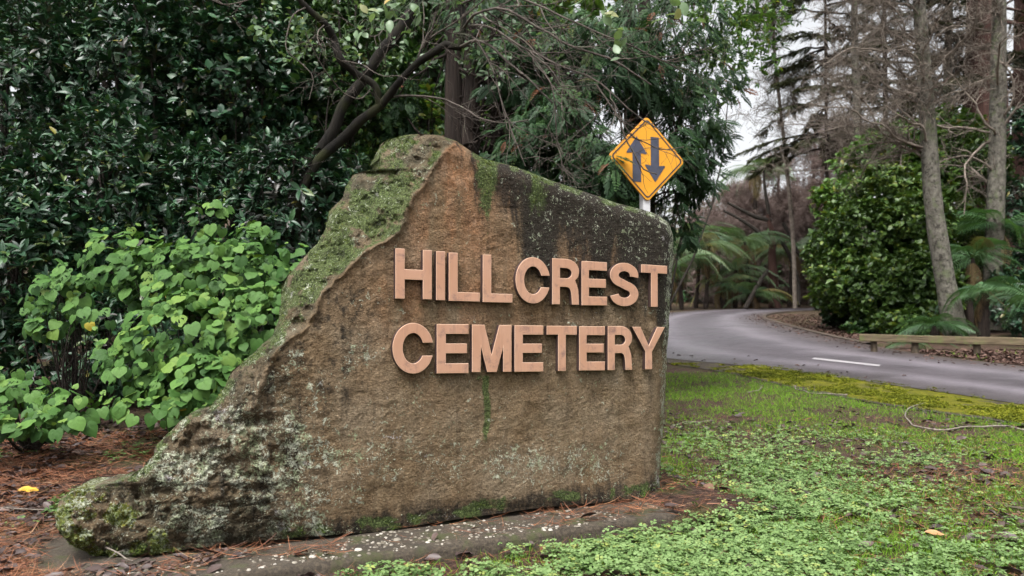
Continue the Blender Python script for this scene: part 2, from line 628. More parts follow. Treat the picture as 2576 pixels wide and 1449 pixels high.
def road_mat():
    m, t, b, out = mat('worn_asphalt')
    p = N(t, 'ShaderNodeNewGeometry').outputs['Position']
    at = N(t, 'ShaderNodeAttribute', attribute_name='var')
    n1 = noise(t, p, .9, 5, .6)
    n2 = noise(t, p, 34, 6, .8)
    wob = math_n(t, 'ADD', at.outputs['Fac'], math_n(t, 'MULTIPLY', math_n(t, 'SUBTRACT', n1, .5), .12))
    col = ramp(t, wob, [(0.0, (.07, .06, .06)), (.14, (.092, .08, .086)), (.27, (.19, .172, .19)), (.38, (.105, .092, .102)), (.5, (.09, .079, .088)), (.6, (.12, .108, .12)), (.7, (.2, .182, .2)), (.82, (.11, .097, .104)), (1.0, (.07, .05, .042))])  # wheel tracks pale from wear, painted brighter still to stand in for sheen
    col = mixc(t, 1.0, col, (.7, .68, .7), 'MULTIPLY')
    col = mixc(t, .7, col, ramp(t, n2, [(.3, (.2, .2, .2)), (.7, (.8, .8, .8))]), 'OVERLAY')
    col = mixc(t, .7, col, ramp(t, n1, [(.3, (.38, .38, .38)), (.7, (.62, .62, .62))]), 'OVERLAY')
    t.links.new(col, b.inputs['Base Color'])
    t.links.new(ramp(t, n1, [(.35, (.38, .38, .38)), (.65, (.62, .62, .62))]), b.inputs['Roughness'])
    b.inputs['Specular IOR Level'].default_value = .5
    bump(t, b, n2, .8, .008)
    return m


def moss_mat():
    m, t, b, out = mat('moss_on_asphalt')
    p = N(t, 'ShaderNodeNewGeometry').outputs['Position']
    at = N(t, 'ShaderNodeAttribute', attribute_name='var')
    n1 = noise(t, p, 1.6, 6, .65, .4)
    n2 = noise(t, p, 90, 4, .7)
    mc = mixc(t, ramp(t, noise(t, p, 5, 4), [(.4, (0, 0, 0)), (.62, (.75, .75, .75))]), ramp(t, n2, [(.3, (.05, .055, .006)), (.55, (.17, .165, .012)), (.75, (.28, .25, .02))]), ramp(t, n2, [(.3, (.035, .04, .008)), (.7, (.12, .12, .025))]))
    ac = ramp(t, n2, [(.3, (.035, .028, .022)), (.7, (.1, .085, .07))])
    f = math_n(t, 'ADD', math_n(t, 'MULTIPLY', math_n(t, 'SUBTRACT', n1, .5), 3.0), math_n(t, 'MULTIPLY', at.outputs['Fac'], .95))
    col = mixc(t, ramp(t, f, [(.6, (0, 0, 0)), (.95, (1, 1, 1))]), ac, mc)
    t.links.new(col, b.inputs['Base Color'])
    b.inputs['Roughness'].default_value = .95
    b.inputs['Specular IOR Level'].default_value = .1
    bump(t, b, n2, 1.0, .02)
    return m


def simple_mat(name, col, rough=.6, metal=0.0, nscale=30, var=.3, bumps=.2, bd=.003, spec=.5):
    m, t, b, out = mat(name)
    p = N(t, 'ShaderNodeNewGeometry').outputs['Position']
    n1 = noise(t, p, nscale, 5, .6)
    lo = tuple(c * (1 - var) for c in col)
    hi = tuple(min(1, c * (1 + var)) for c in col)
    t.links.new(ramp(t, n1, [(.3, lo), (.7, hi)]), b.inputs['Base Color'])
    b.inputs['Roughness'].default_value = rough
    b.inputs['Metallic'].default_value = metal
    b.inputs['Specular IOR Level'].default_value = spec
    if bumps:
        bump(t, b, n1, bumps, bd)
    return m


# ------------------------------------------------------------------ terrain
P0 = W(1042, 1320, 4.26)
P0[2] = 0.0
AZ = R(61.3)
DIR = np.array([math.sin(AZ), math.cos(AZ), 0.0])      # along the stone, away to the right
NRM = np.array([math.cos(AZ), -math.sin(AZ), 0.0])     # out of the lettered face


def softplus(x, k):
    return np.where(x > 8 * k, x, k * np.log1p(np.exp(np.clip(x / k, -30, 30))))


def g(X, Y):
    X = np.asarray(X, float)
    Y = np.asarray(Y, float)
    s = (X - P0[0]) * DIR[0] + (Y - P0[1]) * DIR[1]
    off = (X - P0[0]) * NRM[0] + (Y - P0[1]) * NRM[1]
    left = sstep(.35, -.15, off) * sstep(1.9, 1.0, s)
    left = np.maximum(left, sstep(-1.55, -1.95, s))
    z = -.075 + .07 * left
    z = np.maximum(z, -.075 + .092 * sstep(1.28, 1.62, s) * sstep(2.6, 1.9, s) * sstep(.66, .34, off) * sstep(-1.3, -.9, off))
    tR = sstep(-1.2, 2.2, X)
    rr = .065 * softplus(Y - 6.0, .5)
    rl = .11 * softplus(Y - 4.6, .4)
    z = z + tR * rr + (1 - tR) * rl
    z = z + .05 * softplus(Y - 52, 3.0)
    z = z + sstep(7, 3, np.abs(Y - 4)) * .03 * (fbm(np.stack([X, Y, X * 0], -1), 1.3, 3, 5) - .5)
    return z


def hits(px, py):
    """where the rays through picture points meet the ground (arrays)"""
    d = ray(px, py)
    Ds = 1.8 * (90 / 1.8) ** np.linspace(0, 1, 500)
    below = CAM_H + d[:, None, 2] * Ds[None] < g(d[:, None, 0] * Ds[None], np.broadcast_to(Ds, (len(d), 500)))
    k = np.argmax(below, 1)
    hi, lo = Ds[k], Ds[np.maximum(k - 1, 0)]
    for _ in range(30):
        m = (lo + hi) / 2
        b = CAM_H + d[:, 2] * m < g(d[:, 0] * m, m)
        hi = np.where(b, m, hi)
        lo = np.where(b, lo, m)
    return np.stack([d[:, 0] * hi, hi, g(d[:, 0] * hi, hi)], -1)


def hit(px, py):
    return hits(np.array([px], float), np.array([py], float))[0]


def gps(px, D):
    X = (px - CX) / FPX * D
    return np.stack([X, D, g(X, D)], -1)


def gp(px, D):
    """ground point under a picture column at forward distance D"""
    X = (px - CX) / FPX * D
    return np.array([X, D, float(g(X, D))])


def axis(lo, hi, fine_lo, fine_hi, fine, growth=1.12):
    a = list(np.arange(fine_lo, fine_hi, fine))
    st = fine
    v = fine_hi
    while v < hi:
        a.append(v)
        st *= growth
        v += st
    a.append(hi)
    st = fine
    v = fine_lo - st
    while v > lo:
        a.insert(0, v)
        st *= growth
        v -= st
    a.insert(0, lo)
    return np.array(a)


def build_terrain():
    xs = axis(-250, 250, -5, 8, .09)
    ys = axis(-40, 420, 2.0, 14, .09)
    X, Y = np.meshgrid(xs, ys)
    Z = g(X, Y)
    # fine litter relief near the camera
    Z = Z + .018 * (fbm(np.stack([X, Y, X * 0], -1), 7.0, 3, 9) - .5) * sstep(12, 8, np.abs(Y))
    # keep well below the concrete slab
    s = (X - P0[0]) * DIR[0] + (Y - P0[1]) * DIR[1]
    off = (X - P0[0]) * NRM[0] + (Y - P0[1]) * NRM[1]
    ins = sstep(.45, .3, off) * sstep(-1.05, -.9, off) * sstep(-2.3, -2.15, s) * sstep(1.5, 1.3, s)
    Z = Z - .05 * ins * (off < .38)
    ny, nx = X.shape
    V = np.stack([X, Y, Z], -1).reshape(-1, 3)
    i = np.arange(ny * nx).reshape(ny, nx)
    F = np.stack([i[:-1, :-1], i[:-1, 1:], i[1:, 1:], i[1:, :-1]], -1).reshape(-1, 4)
    q = Geo()
    q.add(V, F)
    o = q.build('ground', ground_mat())
    tag(o, kind='structure')


build_terrain()


def resample(pts, n):
    return spline(np.asarray(pts), n)


def strip(name, A, B, n, m, up, across=8, kind='structure', varfun=None, crown=0.0, jitter=0.0):
    A = resample(A, n)
    B = resample(B, n)
    t = np.linspace(0, 1, across)
    XY = A[:, None, :2] * (1 - t)[None, :, None] + B[:, None, :2] * t[None, :, None]
    if jitter:
        nz = fbm(np.concatenate([XY, XY[..., :1] * 0], -1), 1.2, 3, 3) - .5
        XY = XY + nz[..., None] * jitter * np.array([.4, 1.0])
    Z = g(XY[..., 0], XY[..., 1]) + up + crown * np.sin(t * math.pi)[None]
    V = np.concatenate([XY, Z[..., None]], -1).reshape(-1, 3)
    i = np.arange(n * across).reshape(n, across)
    F = np.stack([i[:-1, :-1], i[:-1, 1:], i[1:, 1:], i[1:, :-1]], -1).reshape(-1, 4)
    q = Geo()
    var = np.tile(t, (n, 1)).ravel() if varfun is None else varfun(np.tile(t, (n, 1)), np.tile(np.linspace(0, 1, n)[:, None], (1, across))).ravel()
    q.add(V, F, var)
    o = q.build(name, m)
    tag(o, kind=kind)
    return o


near_px = [(3300, 1135), (2575, 1022), (2200, 965), (1900, 925), (1680, 903), (1570, 884), (1520, 860), (1540, 825), (1620, 798), (1700, 786), (1800, 779.5), (1920, 776.5), (2080, 775)]
far_px = [(3300, 1000), (2575, 924), (2300, 890), (2180, 868), (2090, 849), (2010, 829), (1950, 812), (1920, 801), (1935, 791.5), (1985, 785), (2050, 781.5), (2130, 779.5), (2250, 779)]
NEAR = np.array([hit(*p) for p in near_px])
FAR = np.array([hit(*p) for p in far_px])
M_ROAD = road_mat()
NEAR = resample(NEAR, 420)
NEAR[:, 1] += .22 * (fbm(NEAR * np.array([1, 1, 0]), 1.7, 4, 15) - .5) * sstep(24, 18, NEAR[:, 1])
strip('road', NEAR, FAR, 420, M_ROAD, .02, 14)
# mossy shoulder between lawn and road
moss_lo = np.array([hit(*p) for p in [(3300, 1195), (2575, 1072), (2300, 1032), (2000, 978), (1830, 940), (1690, 918), (1600, 902)]])
moss_hi = np.array([hit(*p) for p in [(3300, 1125), (2575, 1014), (2280, 970), (2000, 932), (1830, 910), (1690, 899), (1600, 884)]])
strip('mossy_shoulder', moss_lo, moss_hi, 90, moss_mat(), .012, 10, varfun=lambda a, l: np.clip(np.sin(a * math.pi) * 3, 0, 1) * (1.12 - .75 * sstep(.55, .95, l)), jitter=.0)
# painted dash
d0, d1 = hit(2043, 906.8), hit(2211, 925.6)
d2, d3 = hit(2048, 903), hit(2215, 921.6)
strip('lane_marking', [d0, (d0 + d1) / 2, d1], [d2, (d2 + d3) / 2, d3], 14, simple_mat('road_paint', (.34, .32, .33), .6, nscale=60, var=.6), .029, 3)
# low kerb on the inside of the bend
kb = FAR[3:10]
kerbg = Geo()
kp = resample(kb, 40)
kt = np.gradient(kp, axis=0)
kn = nrm(np.stack([kt[:, 1], -kt[:, 0], kt[:, 0] * 0], -1))
kc = np.stack([kp + kn * o + np.array([0, 0, h]) for o, h in ((-.02, -.05), (-.02, .05), (.02, .065), (.12, .065), (.14, -.05))], 1)
ki = np.arange(40 * 5).reshape(40, 5)
kerbg.add(kc.reshape(-1, 3), np.stack([ki[:-1, :-1], ki[:-1, 1:], ki[1:, 1:], ki[1:, :-1]], -1).reshape(-1, 4))
tag(kerbg.build('kerb', simple_mat('old_kerb', (.055, .038, .026), .9, nscale=12, var=.4), smooth=False), kind='structure')

# ------------------------------------------------------------------ the stone
L_OUT = [(337, 1042), (340, 1020), (344, 1003), (354, 971), (372, 959), (398, 955), (424, 953), (430, 915), (440, 888), (466, 872), (496, 860), (532, 828), (576, 820), (612, 796), (641, 767), (671, 743),
         (706, 716), (730, 710), (775, 704), (820, 701), (846, 695), (870, 664), (905, 615), (935, 585), (985, 555), (1015, 537), (1031, 525), (1041, 480), (1060, 450), (1095, 416), (1125, 389), (1146, 385), (1176, 360),
         (1205, 321), (1213, 300), (1221, 240), (1236, 176), (1256, 150), (1295, 136), (1325, 142), (1355, 160), (1380, 190), (1398, 240), (1403, 262)]
R_OUT = [(337, 1062), (340, 1105), (355, 1149), (380, 1184), (400, 1219), (415, 1284), (435, 1339), (455, 1389), (475, 1449), (495, 1509), (510, 1549), (525, 1609), (540, 1655), (560, 1683), (590, 1693), (650, 1694), (725, 1687),
         (800, 1684), (875, 1679), (975, 1674), (1075, 1669), (1150, 1661), (1225, 1659), (1243, 1657), (1257, 1600), (1277, 1359), (1312, 1109), (1337, 959), (1344, 859), (1357, 700), (1377, 500), (1397, 350), (1403, 264)]
EDGE = np.array([(1150, 330), (1116, 400), (1081, 449), (1040, 493), (1022, 537), (1007, 573), (971, 603), (927, 629), (897, 656), (868, 683), (838, 706), (815, 740), (795, 790), (765, 822), (712, 862), (672, 925), (648, 985), (632, 1040), (650, 1110), (690, 1210), (722, 1320), (735, 1460)], float)


def seg_dist(x, y, poly):
    best = np.full(x.shape, 1e9)
    side = np.zeros(x.shape)
    for (ax, ay), (bx, by) in zip(poly[:-1], poly[1:]):
        dx, dy = bx - ax, by - ay
        t = np.clip(((x - ax) * dx + (y - ay) * dy) / (dx * dx + dy * dy), 0, 1)
        d = np.hypot(x - ax - t * dx, y - ay - t * dy)
        sgn = np.sign(dx * (y - ay) - dy * (x - ax))
        side = np.where(d < best, sgn, side)
        best = np.minimum(best, d)
    return best, side


def plane_pt(px, py, rec):
    """ray meets the lettered plane pushed back by rec"""
    d = ray(px, py)
    o = np.array([0, 0, CAM_H])
    Q = P0[None] - NRM[None] * np.asarray(rec, float).reshape(-1, 1) if np.ndim(rec) else P0 - NRM * rec
    k = np.sum((Q - o) * NRM, -1) / np.sum(d * NRM, -1)
    return o + d * (k[..., None] if np.ndim(k) else k)


def build_stone():
    ys = np.concatenate([np.linspace(337, 345, 6)[:-1], np.linspace(345, 1380, 400)[:-1], np.linspace(1380, 1403, 14)])
    xl = np.interp(ys, *zip(*L_OUT))
    xr = np.interp(ys, *zip(*R_OUT))
    q = np.stack([ys, ys * 0, ys * 0], -1)
    xl = xl + 13 * (fbm(q, .03, 4, 2) - .5) + 5 * (fbm(q, .14, 2, 3) - .5)
    xr = xr + 6 * (fbm(q, .05, 4, 21) - .5)
    NC = 440
    t = np.linspace(0, 1, NC)
    t = t + .012 * np.sin(2 * math.pi * t)  # a little denser near the rims
    X = xl[:, None] + (xr - xl)[:, None] * t[None]
    Y = np.repeat(ys[:, None], NC, 1)
    outl = np.array([(x, y) for y, x in L_OUT] )
    outr = np.array([(x, y) for y, x in R_OUT if y < 1250])
    dl, _ = seg_dist(X, Y, outl)
    dr, _ = seg_dist(X, Y, outr)
    de, side = seg_dist(X, Y, EDGE)
    sd = np.where(side > 0, de, -de)
    # orient: positive = on the broken face (left / above the edge line)
    tst_d, tst_s = seg_dist(np.array([800.0]), np.array([600.0]), EDGE)
    if tst_s[0] < 0:
        sd = -sd
    P3 = np.stack([X, Y, X * 0], -1)
    sd = sd + 26 * (fbm(P3, .012, 3, 31) - .5) + 14 * (fbm(P3, .05, 3, 32) - .5)
    rough = sstep(-4, 10, sd)
    botl = np.interp(X, [262, 350, 500, 700, 859, 959, 1109, 1359, 1600, 1660], [1403, 1397, 1377, 1357, 1344, 1337, 1312, 1277, 1257, 1243])
    ab = botl - Y
    low = sstep(960, 1070, Y)
    sp_ = np.maximum(sd, 0)
    rec = (1 - low) * .0026 * sp_ + low * .34 * (1 - np.exp(-sp_ / 210.0)) * np.clip(ab / 210, 0, 1.25)
    rec = rec - .018 * np.exp(-((sd - 2) / 9.0) ** 2) * (1 - low)
    # rounded rims
    r = 38.0
    e = np.clip(1 - dl / r, 0, 1)
    rec = rec + .085 * (1 - np.sqrt(1 - np.minimum(e, .999) ** 2))
    r = 34.0
    e = np.clip(1 - dr / r, 0, 1)
    rec = rec + .11 * (1 - np.sqrt(1 - np.minimum(e, .999) ** 2))
    # relief : broken face coarse, lettered face fine
    big = fbm(P3, .011, 5, 41, .55) - .5
    mid = fbm(P3, .035, 5, 42, .6) - .5
    rid = np.abs(fbm(P3 * np.array([1, 1.4, 1]), .02, 4, 44) - .5)
    fine = fbm(P3 * np.array([1, .8, 1]), .11, 4, 43, .6) - .5
    lowleft = sstep(900, 600, X) * sstep(800, 1050, Y)
    amp = np.clip(rough + .55 * lowleft, 0, 1)
    rec = rec + amp * (.2 * big + .075 * mid - .12 * (rid - .12)) + (1 - amp) * (.035 * big + .008 * mid) + (.0025 + .014 * amp) * fine + amp * .05 * np.abs(fbm(P3, .045, 4, 49) - .5) + .003 * (1 - amp) * sstep(.53, .6, fbm(P3, .03, 3, 47))
    # ledge and hollow half way down the broken edge
    rec = rec + .07 * np.exp(-((X - 640) / 50) ** 2 - ((Y - 1060) / 13) ** 2)
    rec = rec + .07 * np.exp(-((X - 345 - .25 * (Y - 1250)) / 15) ** 2 - ((Y - 1250) / 50) ** 2)
    rec = rec + .04 * np.exp(-((X - 745) / 40) ** 2 - ((Y - 812) / 10) ** 2)
    rec = rec + .1 * sstep(-7, 7, Y - 431) * np.exp(-(np.maximum(Y - 431, 0) / 70) ** 2) * sstep(1035, 950, X)
    # nose rolls under
    under = sstep(1330, 1403, Y) * sstep(520, 300, X)
    rec = rec + .14 * under ** 2
    V = plane_pt(X.ravel(), Y.ravel(), rec.ravel()).reshape(len(ys), NC, 3)
    # back of the block
    NB = 40
    tb = np.linspace(1, 0, NB)
    Lp, Rp = V[:, 0], V[:, -1]
    back_rec = .62
    cen = (Lp + Rp) / 2

    def toback(p, inset):
        offn = np.sum((p - P0) * NRM, -1)
        q2 = p - NRM * (offn + back_rec)[:, None]
        return q2 + (cen - p) * inset * np.array([1, 1, .4])
    BL, BR = toback(Lp, .06), toback(Rp, .04)
    Bk = BL[:, None] * (1 - tb)[None, :, None] + BR[:, None] * tb[None, :, None]
    nz = (fbm(Bk, 3.0, 4, 51) - .5)[..., None] * .1
    Bk = Bk + NRM * nz
    ring = np.concatenate([V, (V[:, -1:] + Bk[:, :1]) / 2, Bk, (Bk[:, -1:] + V[:, :1]) / 2], 1)
    nr, ncol = ring.shape[:2]
    i = np.arange(nr * ncol).reshape(nr, ncol)
    nx = np.roll(i, -1, 1)
    F = np.stack([i[:-1], i[1:], nx[1:], nx[:-1]], -1).reshape(-1, 4)
    G = Geo()
    G.add(ring.reshape(-1, 3), F)
    for row in (i[0], i[-1]):
        G.add(np.zeros((0, 3)), np.zeros((0, 4), int))
    # close top and bottom with strips between the front and the back half
    for row in (i[0], i[-1]):
        h = ncol // 2
        a = row[:h]
        b = row[::-1][:h]
        Fq = np.stack([a[:-1], a[1:], b[1:], b[:-1]], -1)
        if row[0] == i[0][0]:
            Fq = Fq[:, ::-1]
        G.F.append(Fq)
        G.M.append(np.zeros(len(Fq), int))
    G.F = [f for f in G.F if len(f)]
    G.M = [m_ for m_ in G.M if len(m_)]
    # ---------------- stains as point attributes
    top = np.interp(X, [x for y, x in R_OUT[:15]], [y for y, x in R_OUT[:15]])
    top = np.where(X < 1060, 340, top)
    below = Y - top
    streak = fbm(np.stack([X, Y * .16, X * 0], -1), .022, 5, 61, .6)
    streak2 = fbm(np.stack([X, Y * .12, X * 0], -1), .05, 4, 62, .6)
    blotch = fbm(P3, .02, 5, 63, .6)
    blot2 = fbm(P3, .045, 5, 64, .65)
    face = 1 - rough
    depth = np.interp(X, [1150, 1215, 1290, 1330, 1400, 1500, 1580, 1640, 1700], [60, 130, 190, 310, 345, 320, 290, 370, 420])
    black = face * sstep(1.25, .25, below / depth + 1.2 * (streak - .5)) * sstep(1140, 1330, X + 220 * (streak - .5))
    black = np.maximum(black, face * .8 * sstep(.44, .62, streak2) * sstep(300, 30, below) * np.exp(-((X - 1195) / 60) ** 2))
    black = np.maximum(black, face * sstep(1640, 1672, X + 50 * (blotch - .5)) * sstep(960, 800, Y) * .9)
    black = np.maximum(black, face * .6 * sstep(.44, .6, blot2) * np.exp(-((X - 905) / 55) ** 2 - ((Y - 770) / 80) ** 2))
    black = np.maximum(black, sstep(.48, .72, streak2) * sstep(960, 760, X) * sstep(820, 930, Y) * .55)
    black = np.maximum(black, .5 * face * sstep(.45, .62, blot2) * sstep(1010, 860, X) * sstep(640, 760, Y) * sstep(1150, 900, Y))
    botl = np.interp(X, [262, 350, 500, 700, 859, 959, 1109, 1359, 1600, 1660], [1403, 1397, 1377, 1357, 1344, 1337, 1312, 1277, 1257, 1243])
    ab = botl - Y
    black = np.maximum(black, .7 * sstep(70, 15, ab + 50 * (blotch - .5)) * sstep(500, 900, X))
    moss = face * np.exp(-((X - 1228) / 30) ** 2) * sstep(250, 20, below) * sstep(.36, .6, streak2) * 1.0
    moss = np.maximum(moss, face * np.exp(-((X - 1340) / 42) ** 2) * sstep(170, 15, below) * sstep(.36, .6, streak2) * .95)
    moss = np.maximum(moss, rough * (.26 + .6 * sstep(.38, .58, blotch)) * sstep(1250, 620, Y) * .8)
    moss = np.maximum(moss, sstep(40, 3, np.minimum(dr, dl)) * sstep(.35, .6, blot2) * sstep(1300, 1000, X + Y * .3) * .9)
    moss = np.maximum(moss, .9 * sstep(22, 4, below) * sstep(1000, 1200, X) * sstep(.4, .55, blot2))
    moss = np.maximum(moss, .95 * sstep(.4, .55, blot2) * sstep(58, 18, ab) * sstep(.46, .6, fbm(P3, .012, 3, 71)))
    drip = np.exp(-((X - 1224 - 3 * np.sin(Y * .05)) / 9) ** 2) * sstep(938, 950, Y) * sstep(1150, 1060, Y)
    drip = np.maximum(drip, .5 * np.exp(-((X - 1240) / 26) ** 2) * sstep(930, 950, Y) * sstep(1140, 980, Y) * sstep(.3, .6, streak2))
    moss = np.maximum(moss, drip)
    # faint green under the letters
    moss = np.maximum(moss, .4 * face * sstep(.42, .62, blot2) * (np.exp(-((Y - 772) / 14) ** 2) + np.exp(-((Y - 950) / 14) ** 2)) * sstep(990, 1010, X) * sstep(1420, 1250, X))
    nose = sstep(430, 300, X) * sstep(.4, .56, blotch + .1 * sstep(1330, 1400, Y))
    nose = np.maximum(nose, sstep(540, 380, X) * sstep(1290, 1360, Y) * sstep(.42, .55, blotch))
    yel = np.clip(nose, 0, 1)
    lich = .5 * np.exp(-((Y - (1150 + .03 * (X - 1100))) / 105) ** 2) * sstep(640, 760, X) * sstep(1640, 1560, X)
    lich = lich * (.5 + .75 * fbm(P3, .02, 4, 81))
    lich = np.maximum(lich, (.35 + .22 * sstep(.4, .6, blotch)) * sstep(1040, 820, X) * sstep(940, 1060, Y))
    lich = np.maximum(lich, .38 * sstep(980, 800, X) * sstep(900, 1000, Y))
    lich = np.maximum(lich, .37 * black)
    lich = np.maximum(lich, rough * (.22 + .18 * sstep(.4, .6, blot2)))
    lich = np.maximum(lich, .55 * sstep(26, 6, dr) * sstep(1500, 1640, X))
    lich = np.maximum(lich, .2 + .12 * sstep(.45, .6, blotch))
    lich = np.maximum(lich, .42 * face * sstep(1120, 900, X) * sstep(640, 760, Y) * sstep(.4, .6, blotch))
    warm = face * sstep(980, 780, Y) * np.exp(-((X - 1130) / 190) ** 2) * sstep(.3, .6, streak)
    warm = np.maximum(warm, .7 * face * np.exp(-((X - 1480) / 80) ** 2 - ((Y - 640) / 90) ** 2) * sstep(.4, .6, streak))

    def full(A_):
        out = np.zeros((nr, ncol))
        out[:, :NC] = A_
        out[:, NC:] = np.linspace(0, 1, ncol - NC)[None] * (A_[:, :1] - A_[:, -1:]) + A_[:, -1:]
        return out.ravel()
    m, t, b, o_ = mat('weathered_sandstone')
    me_attr = {'rough': full(np.clip(np.maximum(rough, .95 * sstep(860, 600, X + 120 * (blotch - .5)) * sstep(880, 1010, Y + 80 * (blot2 - .5))), 0, 1)), 'black': full(np.clip(black, 0, 1)), 'moss': full(np.clip(moss, 0, 1)), 'yel': full(yel), 'lich': full(np.clip(lich, 0, 1)), 'warm': full(np.clip(warm, 0, 1))}
    A = {k: N(t, 'ShaderNodeAttribute', attribute_name=k).outputs['Fac'] for k in me_attr}
    p = N(t, 'ShaderNodeNewGeometry').outputs['Position']
    n_f = noise(t, p, 95, 6, .7)
    n_m = noise(t, p, 22, 6, .65)
    n_l = noise(t, p, 5, 5, .6)
    base = ramp(t, n_m, [(.28, (.12, .08, .042)), (.5, (.205, .142, .08)), (.72, (.3, .225, .142))])
    wrm = ramp(t, n_m, [(.28, (.21, .1, .045)), (.5, (.34, .175, .088)), (.72, (.45, .27, .165))])
    col = mixc(t, A['warm'], base, wrm)
    gry = ramp(t, n_m, [(.3, (.014, .016, .009)), (.5, (.044, .047, .028)), (.72, (.1, .102, .07))])
    col = mixc(t, math_n(t, 'MULTIPLY', A['rough'], .85), col, gry)

    def thr(density, nz, lo, hi, gain=1.0):
        s = math_n(t, 'ADD', density, math_n(t, 'MULTIPLY', math_n(t, 'SUBTRACT', nz, .5), gain))
        mr = N(t, 'ShaderNodeMapRange')
        mr.interpolation_type = 'SMOOTHSTEP'
        mr.inputs['From Min'].default_value = lo
        mr.inputs['From Max'].default_value = hi
        t.links.new(s, mr.inputs['Value'])
        return mr.outputs[0]
    n_b = noise(t, p, 45, 6, .75)
    n_p = noise(t, p, 13, 5, .7, .6)
    mps = N(t, 'ShaderNodeMapping')
    mps.inputs['Scale'].default_value = (16, 16, 2.2)
    t.links.new(p, mps.inputs['Vector'])
    n_v = noise(t, mps.outputs[0], 1.0, 5, .65, .4)
    col = mixc(t, ramp(t, noise(t, p, 2.6, 4, .6), [(.42, (0, 0, 0)), (.62, (.6, .6, .6))]), col, (.3, .235, .16))
    # broad brown, ochre and grey drifts of the stone itself
    col = mixc(t, ramp(t, n_l, [(.4, (0, 0, 0)), (.65, (.6, .6, .6))]), col, (.2, .13, .07))
    col = mixc(t, ramp(t, n_v, [(.48, (0, 0, 0)), (.72, (.5, .5, .5))]), col, (.08, .056, .033))
    blk = ramp(t, n_f, [(.3, (.007, .006, .005)), (.7, (.032, .027, .02))])
    bn = math_n(t, 'ADD', math_n(t, 'MULTIPLY', n_b, .45), math_n(t, 'MULTIPLY', n_v, .55))
    col = mixc(t, math_n(t, 'MULTIPLY', thr(A['black'], bn, .1, .85, 2.4), .94), col, blk)
    mos = ramp(t, n_f, [(.3, (.03, .045, .012)), (.55, (.085, .12, .035)), (.75, (.24, .3, .13))])
    col = mixc(t, math_n(t, 'MULTIPLY', thr(A['moss'], math_n(t, 'ADD', math_n(t, 'MULTIPLY', n_b, .6), math_n(t, 'MULTIPLY', n_p, .4)), .3, .62, 1.9), .92), col, mos)
    yl = ramp(t, n_f, [(.3, (.03, .04, .006)), (.55, (.12, .12, .015)), (.75, (.26, .24, .04))])
    col = mixc(t, thr(A['yel'], n_b, .4, .65, 1.4), col, yl)
    # lichen : pale crusts made of fine grains, gathered in patches
    n_s = noise(t, p, 30, 5, .68, .8)
    n_s2 = noise(t, p, 110, 3, .6)
    lcol = ramp(t, noise(t, p, 7, 3), [(.36, (.36, .42, .25)), (.5, (.54, .56, .45)), (.6, (.44, .5, .33)), (.7, (.5, .46, .48))])
    crust = math_n(t, 'ADD', math_n(t, 'MULTIPLY', n_s, .72), math_n(t, 'MULTIPLY', n_p, .28))
    lm = thr(A['lich'], crust, .56, .62, 2.8)
    grain = ramp(t, n_s2, [(.36, (.15, .15, .15)), (.52, (1, 1, 1))])
    col = mixc(t, math_n(t, 'MULTIPLY', math_n(t, 'MULTIPLY', lm, grain), .85), col, lcol)
    lm2 = thr(A['lich'], math_n(t, 'ADD', math_n(t, 'MULTIPLY', n_s2, .7), math_n(t, 'MULTIPLY', n_p, .3)), .6, .66, 2.3)
    col = mixc(t, math_n(t, 'MULTIPLY', lm2, .8), col, lcol)
    col = mixc(t, .75, col, ramp(t, n_f, [(.3, (.15, .15, .15)), (.7, (.85, .85, .85))]), 'OVERLAY')
    crk = math_n(t, 'ABSOLUTE', math_n(t, 'SUBTRACT', noise(t, p, 6.5, 6, .6, .9), .5))
    crkf = math_n(t, 'MULTIPLY', ramp(t, crk, [(0.0, (1, 1, 1)), (.012, (0, 0, 0))]), math_n(t, 'ADD', math_n(t, 'MULTIPLY', A['rough'], .75), .12))
    col = mixc(t, crkf, col, (.012, .01, .007))
    t.links.new(col, b.inputs['Base Color'])
    b.inputs['Roughness'].default_value = .88
    b.inputs['Specular IOR Level'].default_value = .25
    h = math_n(t, 'ADD', n_f, math_n(t, 'MULTIPLY', n_m, .7))
    h = math_n(t, 'ADD', h, math_n(t, 'MULTIPLY', noise(t, p, 190, 3, .6), .8))
    for vs, vw in ((42, .9), (115, .7)):
        vo = N(t, 'ShaderNodeTexVoronoi', Scale=vs)
        t.links.new(p, vo.inputs['Vector'])
        h = math_n(t, 'ADD', h, math_n(t, 'MULTIPLY', vo.outputs['Distance'], vw))
    h = math_n(t, 'ADD', h, math_n(t, 'MULTIPLY', lm, .5))
    bump(t, b, h, 1.0, .0125)
    o = G.build('stone_monument', m)
    for k, v in me_attr.items():
        at = o.data.attributes.new(k, 'FLOAT', 'POINT')
        at.data.foreach_set('value', v.astype(np.float32))
    # living moss : tufts of tiny leaves where the green sits
    nv = len(o.data.vertices)
    co = np.empty(nv * 3, np.float32)
    o.data.vertices.foreach_get('co', co)
    no = np.empty(nv * 3, np.float32)
    o.data.vertices.foreach_get('normal', no)
    co, no = co.reshape(-1, 3).astype(float), no.reshape(-1, 3).astype(float)
    rg = np.random.default_rng(77)
    mm, yy = me_attr['moss'], me_attr['yel']
    pick = fbm(co, 22, 3, 78)
    wgt = np.clip(mm - .45, 0, 1) * sstep(.45, .58, pick) * np.clip(.25 + np.maximum(no[:, 2], 0) * 1.3, 0, 1) + np.clip(yy - .4, 0, 1) * sstep(.42, .55, pick) * 1.2
    sel = rg.random(nv) < np.clip(wgt, 0, 1) * .5
    q = Geo()
    pc, nc_ = co[sel], no[sel]
    k = len(pc)
    yel_here = yy[sel] > .5
